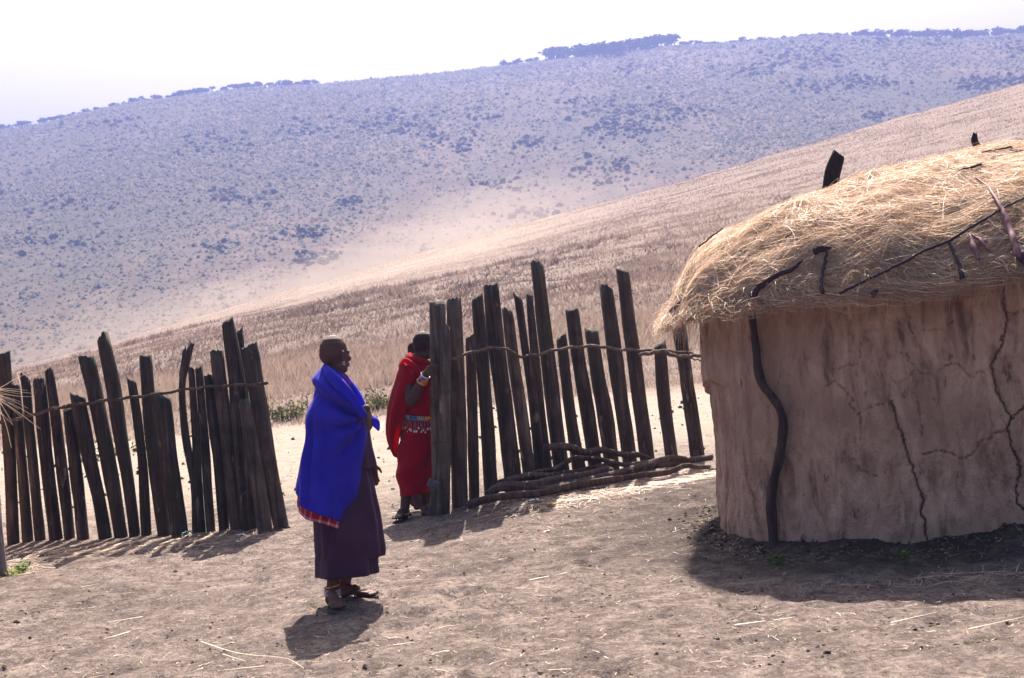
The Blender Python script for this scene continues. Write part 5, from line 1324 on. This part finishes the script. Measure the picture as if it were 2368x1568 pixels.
# red neck cord, anklets, sandals
V, F = tube(resample(np.array([W(793, 868, DW - .045), W(800, 876, DW - .055), W(806, 884, DW - .06), W(811, 893, DW - .065)]), 10), 0.004, 6); obj('necklace', V, F, mat_simple('red_cord', (0.5, 0.02, 0.04), 0.6), WOMAN)
for (c, zz_, rr_) in ((anN, 0.012, 0.044), (anF, 0.0, 0.045)):
    for k in range(3): ring(WOMAN, 'anklet', c + up * (zz_ - 0.012 * k) + np.array([0, -0.004 * k, 0]), [rr_ + 0.001 * k, 0, -0.004], [0, rr_ + 0.001 * k, 0.003], 0.0055, M_ANKLE)
    ring(WOMAN, 'anklet', c + up * (zz_ + 0.022), [rr_ - 0.001, 0, 0.006], [0, rr_ - 0.001, 0], 0.005, M_ORANGEBEAD)
def sandal(parent, heel, toe, mat, beads=None):
    d = toe - heel; d[2] = 0; L = np.linalg.norm(d); d /= L; a = np.array([-d[1], d[0], 0]); z0 = min(heel[2], toe[2])
    t = np.linspace(0, 2 * math.pi, 36)[:-1]; l = 0.5 * L * (1 + 1.08 * np.cos(t)); w = np.where(np.cos(t) > 0, 0.051, 0.040) * np.sin(t) * np.sign(1)
    P = np.array([heel[0], heel[1], z0]) + l[:, None] * d + w[:, None] * a; lo = P + [0, 0, 0.001]; hi = P + [0, 0, 0.015]; n = len(P); i = np.arange(n)
    s = obj('sandal', np.concatenate([lo, hi]), [np.stack([i, (i + 1) % n, (i + 1) % n + n, i + n], 1), (i + n)[None], i[::-1][None]], mat, parent, smooth=False)
    b = np.array([heel[0], heel[1], z0])
    for sg in (-1, 1):
        q = resample(np.array([b + d * L * 0.45 + a * 0.044 * sg + up * 0.015, b + d * L * 0.58 + a * 0.036 * sg + up * 0.052, b + d * L * 0.74 + a * 0.014 + up * 0.046, b + d * L * 0.82 + a * 0.012 + up * 0.016]), 10)
        V, F = tube(q, 0.0055, 6); kid(s, 'sandal_strap', V, F, mat)
    if beads:
        V, F = tube(resample(np.array([b + d * L * 0.70 - a * 0.04 + up * 0.035, b + d * L * 0.72 - a * 0.018 + up * 0.047, b + d * L * 0.74 + a * 0.0 + up * 0.045]), 8), 0.011, 8); kid(s, 'beads', V, F, beads)
    return s
sandal(WOMAN, ftN, toN, M_SANDAL, mat_simple('orange_toe_beads', (0.8, 0.18, 0.02), 0.4)); sandal(WOMAN, ftF, toF, M_SANDAL)

# --- person in red at the gatepost
DM = 14.5
root = gz(W(950, 1212, 14.3)); MAN = thing('person', 'person in a red wrap with beaded belt, holding the gatepost', 'person', root)
A = Acc()
hf2 = np.array([0.92, 0.38, -0.05]); hc2 = W(982, 800, DM)
head(A, hc2, hf2, up, 1.0)
nb2 = W(968, 838, DM); cap(A, hc2 - hf2 * 0.03 - up * 0.05, nb2, 0.058, 0.064)
ch2 = W(964, 890, DM); wa2 = W(966, 960, DM); pe2 = W(964, 1010, DM)
ell(A, ch2, np.diag([0.15, 0.12, 0.19])); ell(A, wa2, np.diag([0.13, 0.11, 0.16])); ell(A, pe2, np.diag([0.145, 0.12, 0.15]))
sN = W(944, 856, DM - 0.11); sF = W(985, 846, DM + 0.14); cap(A, sN, sF, 0.065, 0.06); cap(A, nb2, ch2, 0.07, 0.12)
eN = W(951, 928, DM - 0.20); wN = W(987, 862, DM - 0.36); cap(A, sN, eN, 0.056, 0.047); cap(A, eN, wN, 0.048, 0.030); cap(A, eN * .8 + wN * .2, eN * .5 + wN * .5, 0.050, 0.043)
hand(A, wN, W(1010, 841, DM - 0.60) - wN, np.array([0.25, 0.9, -0.1]), 0.98, 0.55, -1)
eF = W(1000, 930, DM + 0.15); wF = W(1010, 985, DM + 0.1); cap(A, sF, eF, 0.054, 0.044); cap(A, eF, wF, 0.044, 0.03); hand(A, wF, wF - eF, np.array([0.2, -0.6, 0]), 0.95, 0.5, 1)
a1 = W(934, 1192, 14.38); a2 = W(984, 1186, 14.5); k1 = W(944, 1110, 14.46); k2 = W(984, 1108, 14.5)
for a, k, b in ((pe2 + [-0.06, -0.02, -.03], k1, a1), (pe2 + [0.06, 0.03, -.03], k2, a2)):
    cap(A, a, k, 0.08, 0.055); cap(A, k, b, 0.054, 0.036); cap(A, k * 0.75 + b * 0.25, k * 0.45 + b * 0.55, 0.05, 0.045)
h1 = gz(W(940, 1200, 14.43)); t1 = gz(W(921, 1212, 14.25)); t1 = h1 + (t1 - h1) * 0.25 / np.linalg.norm((t1 - h1)[:2]); h2 = gz(W(984, 1192, 14.52)); t2 = h2 + np.array([0.06, -0.23, 0]); t2[2] = H(t2[0], t2[1])
foot(A, h1 + [0, 0, 0.012], t1 + [0, 0, 0.012]); foot(A, h2 + [0, 0, 0.012], t2 + [0, 0, 0.012]); cap(A, h1 + [0, 0, .05], a1, 0.036, 0.038); cap(A, h2 + [0, 0, .05], a2, 0.036, 0.038)
M_SKINM = m_skin('very_dark_skin', (0.058, 0.030, 0.028), (0.09, 0.048, 0.042))
def hair_m(co):
    d = co - hc2; a = d @ hf2; z = d[:, 2]; return sstep(-0.04, -0.02, z - np.maximum(a, -0.02)) * sstep(-0.06, -0.045, z) * (a < 0.07) * 0.8
finish_body(A, M_SKINM, MAN, 0.005, hair_m)
M_RED = mat_cloth('red_cloth', (0.46, 0.004, 0.016), (0.60, 0.007, 0.026), 0.55, grid=True)
M_RED2 = mat_cloth('deep_red_cloth', (0.42, 0.003, 0.018), (0.54, 0.006, 0.028), 0.42, grid=True)
def robe_fold(PH, T, P):
    x = P[..., 0]; z = P[..., 2]
    return 0.010 * np.sin((x * 0.8 - z * 0.9) * 26 + 1.5 * np.sin(z * 6)) * sstep(0.3, 0.6, T) + 0.007 * np.sin(z * 60 + 3 * np.sin(PH * 3)) * (1 - sstep(0.28, 0.42, T)) + 0.006 * fbm(PH * 2, T * 6, 3, 66)
cloth('robe', loft([(943, 838, 988, 836, DM, 1.305), (934, 850, 1000, 848, DM, 1.160), (929, 890, 1004, 885, DM, 1.044), (932, 930, 1004, 925, DM, 1.044), (935, 960, 1002, 958, DM, 1.087), (930, 985, 1006, 985, DM, 1.087), (922, 1035, 1008, 1035, DM, 1.044), (917, 1068, 1007, 1068, DM, 1.015), (918, 1100, 1003, 1098, DM, 1.015), (923, 1147, 996, 1136, DM, 1.044)], 0, -357, 130, 90, robe_fold), M_RED2, MAN)
def cloak_fold(PH, T, P): return 0.009 * np.sin(PH * 6 + 2 * T) * sstep(0.1, 0.5, T) + 0.008 * fbm(PH * 2.2, T * 4, 3, 67) + 0.012 * np.sin(T * 70) * (1 - sstep(0.10, 0.2, T))
cloth('cloak', loft([(948, 815, 990, 832, DM, 1.348), (938, 826, 998, 840, DM, 1.427), (926, 842, 1000, 856, DM, 1.459), (916, 875, 990, 885, DM, 1.507), (907, 908, 966, 915, DM, 1.665), (900, 942, 950, 948, DM, 1.824), (895, 985, 938, 985, DM, 1.903), (896, 1008, 930, 1010, DM, 1.903), (901, 1030, 924, 1036, DM, 1.745), (912, 1056, 921, 1062, DM, 1.427)], [0, -4, -10, -24, -44, -62, -84, -100, -120], [-356, -350, -330, -310, -300, -300, -300, -300, -310], 110, 80, cloak_fold), M_RED, MAN)
roll([(926, 842, -.10), (938, 833, -.17), (955, 845, -.19), (975, 866, -.2), (988, 885, -.16)], [10, 18, 20, 16, 10], 'cloak_fold', M_RED, MAN, DM)
V, F = tube(resample(np.array([W(1022, 996, DM), W(1033, 988, DM), W(1041, 985, DM - .02), W(1040, 1000, DM - .03), W(1030, 1003, DM)]), 12), [0.012, .03, .032, .03, .012], 8); obj('cloak_corner', V, F, M_RED, MAN)
# beaded belt in blocks, fringe with shells
bc = W(968, 964, DM); bx_ = (W(1003, 967, DM) - W(934, 961, DM)) / 2 * 1.04; by_ = np.array([0, 1.0, 0]) * np.linalg.norm(bx_) * 1.10
M_BC = {k: mat_simple(n_ + '_beads', c, 0.5, 0.3, 80, 0.2) for k, n_, c in (('w', 'cream', (0.36, 0.28, 0.26)), ('b', 'blue', (0.03, 0.08, 0.25)), ('o', 'orange', (0.75, 0.3, 0.03)), ('t', 'turquoise', (0.04, 0.28, 0.42)))}
seq = 'wbowtowwbwoww'
BELT = None
for k in range(len(seq)):
    a0 = -190 + 380 * k / len(seq) - 90 - 75; a1_ = a0 + 380 / len(seq) * 0.94
    t = np.radians(np.linspace(a0, a1_, 6)); p = bc + np.cos(t)[:, None] * bx_ + np.sin(t)[:, None] * by_
    o_ = 1.03; q = bc + (np.cos(t)[:, None] * bx_ + np.sin(t)[:, None] * by_) * o_
    V = np.concatenate([q + up * 0.015, q - up * 0.015, p - up * 0.015, p + up * 0.015]); i = np.arange(5)
    F = np.concatenate([np.stack([i + 6 * r, i + 1 + 6 * r, i + 1 + 6 * ((r + 1) % 4), i + 6 * ((r + 1) % 4)], 1) for r in range(4)])
    if BELT is None: BELT = obj('belt', V, [F], M_BC[seq[k]], MAN, smooth=False)
    else: kid(BELT, 'bead_block', V, [F], M_BC[seq[k]], smooth=False)
rg = [bc + (np.cos(t) * bx_ + np.sin(t) * by_) * 1.035 - up * 0.019 for t in np.radians(np.linspace(-185, 0, 24))]
V, F = tube(np.array(rg), 0.004, 6); kid(BELT, 'edge_beads', V, F, M_BC['t'])
Ac = Acc(); Bc = Acc(); rs = np.random.default_rng(3)
for k in range(17):
    t = math.radians(-168 + 140 * k / 16 + rs.normal(0, 2)); p = bc + (math.cos(t) * bx_ + math.sin(t) * by_) * 1.05 - up * 0.024; L_ = rs.uniform(0.05, 0.10)
    V, F = tube(np.array([p, p - up * L_ * .5 + [rs.normal(0, .004), -.01, 0], p - up * L_ + [rs.normal(0, .006), -.012, 0]]), 0.0022, 5); Ac.add(V, F)
    ell(Bc, p - up * (L_ + 0.006) + [0, -.013, 0], np.diag([0.008, 0.006, 0.010]) * rs.uniform(.8, 1.25), 5)
kid(BELT, 'fringe', *Ac.out(), mat_simple('fringe_cord', (0.35, 0.25, 0.27), 0.7), 'stuff'); kid(BELT, 'shell', *Bc.out(), M_WHITEBEAD, 'stuff')
# bead cuff on the wrist
dv = (wN - eN) / np.linalg.norm(wN - eN); e1 = np.cross(dv, up); e1 /= np.linalg.norm(e1); e2 = np.cross(dv, e1)
M_CUFF = mat_beads('bead_cuff', [(0.08, 0.05, 0.35), (0.7, 0.7, 0.72), (0.6, 0.2, 0.04), (0.1, 0.08, 0.4)], 45)
cuffs = None; c0 = eN + dv * np.linalg.norm(wN - eN) * 0.80
V, F = tube(np.array([c0 - dv * 0.035, c0, c0 + dv * 0.035]), [0.0405, 0.039, 0.037], 16, close=False); cuff = obj('bead_cuff', V, F, M_CUFF, MAN); cuff.modifiers.new('thickness', 'SOLIDIFY').thickness = 0.004
for s_, m_, r2 in ((-0.037, mat_simple('orange_edge', (0.7, 0.3, 0.04), 0.5), .042), (0.038, M_WHITEBEAD, .039)):
    ring(MAN, 'bracelet', c0 + dv * s_, e1 * r2, e2 * r2, 0.005, m_)
M_BLACK = mat_simple('dusty_black_sandal', (0.03, 0.03, 0.034), 0.6, 0.4)
for hh_, tt_, an_ in ((h1, t1, a1), (h2, t2, a2)):
    sandal(MAN, hh_, tt_, M_BLACK)
    ring(MAN, 'anklet', an_ + up * 0.012, [0.043, 0, 0], [0, 0.043, 0], 0.0065, M_ORANGEBEAD)
    d = tt_ - hh_; d[2] = 0; d /= np.linalg.norm(d); a = np.array([-d[1], d[0], 0]); V, F = tube(resample(np.array([hh_ + a * .045 + up * .02, hh_ + d * .09 + up * .085, hh_ + d * .13 + up * .075, hh_ + d * .12 - a * .05 + up * .02]), 12), 0.012, 8); obj('shoe_strap', V, F, M_BLACK, MAN)

# --- a third person behind, only the crown of the head showing over the red shoulder
DT = 15.0
root = gz(W(965, 1190, DT)); TH = thing('person', 'dark head of someone standing hidden behind the person in red', 'person', root)
A = Acc(); hc3 = W(962, 812, DT); head(A, hc3, np.array([0.9, 0.4, 0]), up, 0.72)
cap(A, hc3 - up * 0.05, hc3 - up * 0.15, 0.04, 0.045); c3 = W(966, 870, DT); ell(A, c3, np.diag([0.1, 0.09, 0.14])); ell(A, W(966, 950, DT), np.diag([0.1, 0.09, 0.16])); 
for s_ in (-1, 1): 
    cap(A, W(966 + 10 * s_, 1000, DT), W(966 + 8 * s_, 1100, DT), 0.06, 0.045); b_ = gz(W(966 + 8 * s_, 1190, DT)); cap(A, W(966 + 8 * s_, 1100, DT), b_ + up * 0.07, 0.042, 0.03); foot(A, b_, b_ + np.array([0.17, -0.1, 0]), 0.85)
    cap(A, c3 + [0.1 * s_, 0, 0.08], c3 + [0.13 * s_, -0.03, -0.15], 0.04, 0.033); cap(A, c3 + [0.13 * s_, -0.03, -0.15], c3 + [0.11 * s_, -0.1, -0.33], 0.032, 0.022); hand(A, c3 + [0.11 * s_, -0.1, -0.33], np.array([0, -.2, -1.0]), np.array([-s_ * 1.0, 0, 0]), 0.75, .4, s_)
finish_body(A, M_SKINM, TH, 0.007, lambda co: sstep(-0.03, 0.0, (co - hc3)[:, 2]) * 0.8)
cloth('robe', loft([(955, 852, 978, 852, DT, .9), (946, 866, 988, 866, DT, .75), (944, 920, 990, 920, DT, .7), (944, 1000, 992, 1000, DT, .7), (944, 1120, 992, 1120, DT, .7)], 0, -357, 60, 30, pleat(6, .006, 1.0)), M_RED2, TH)
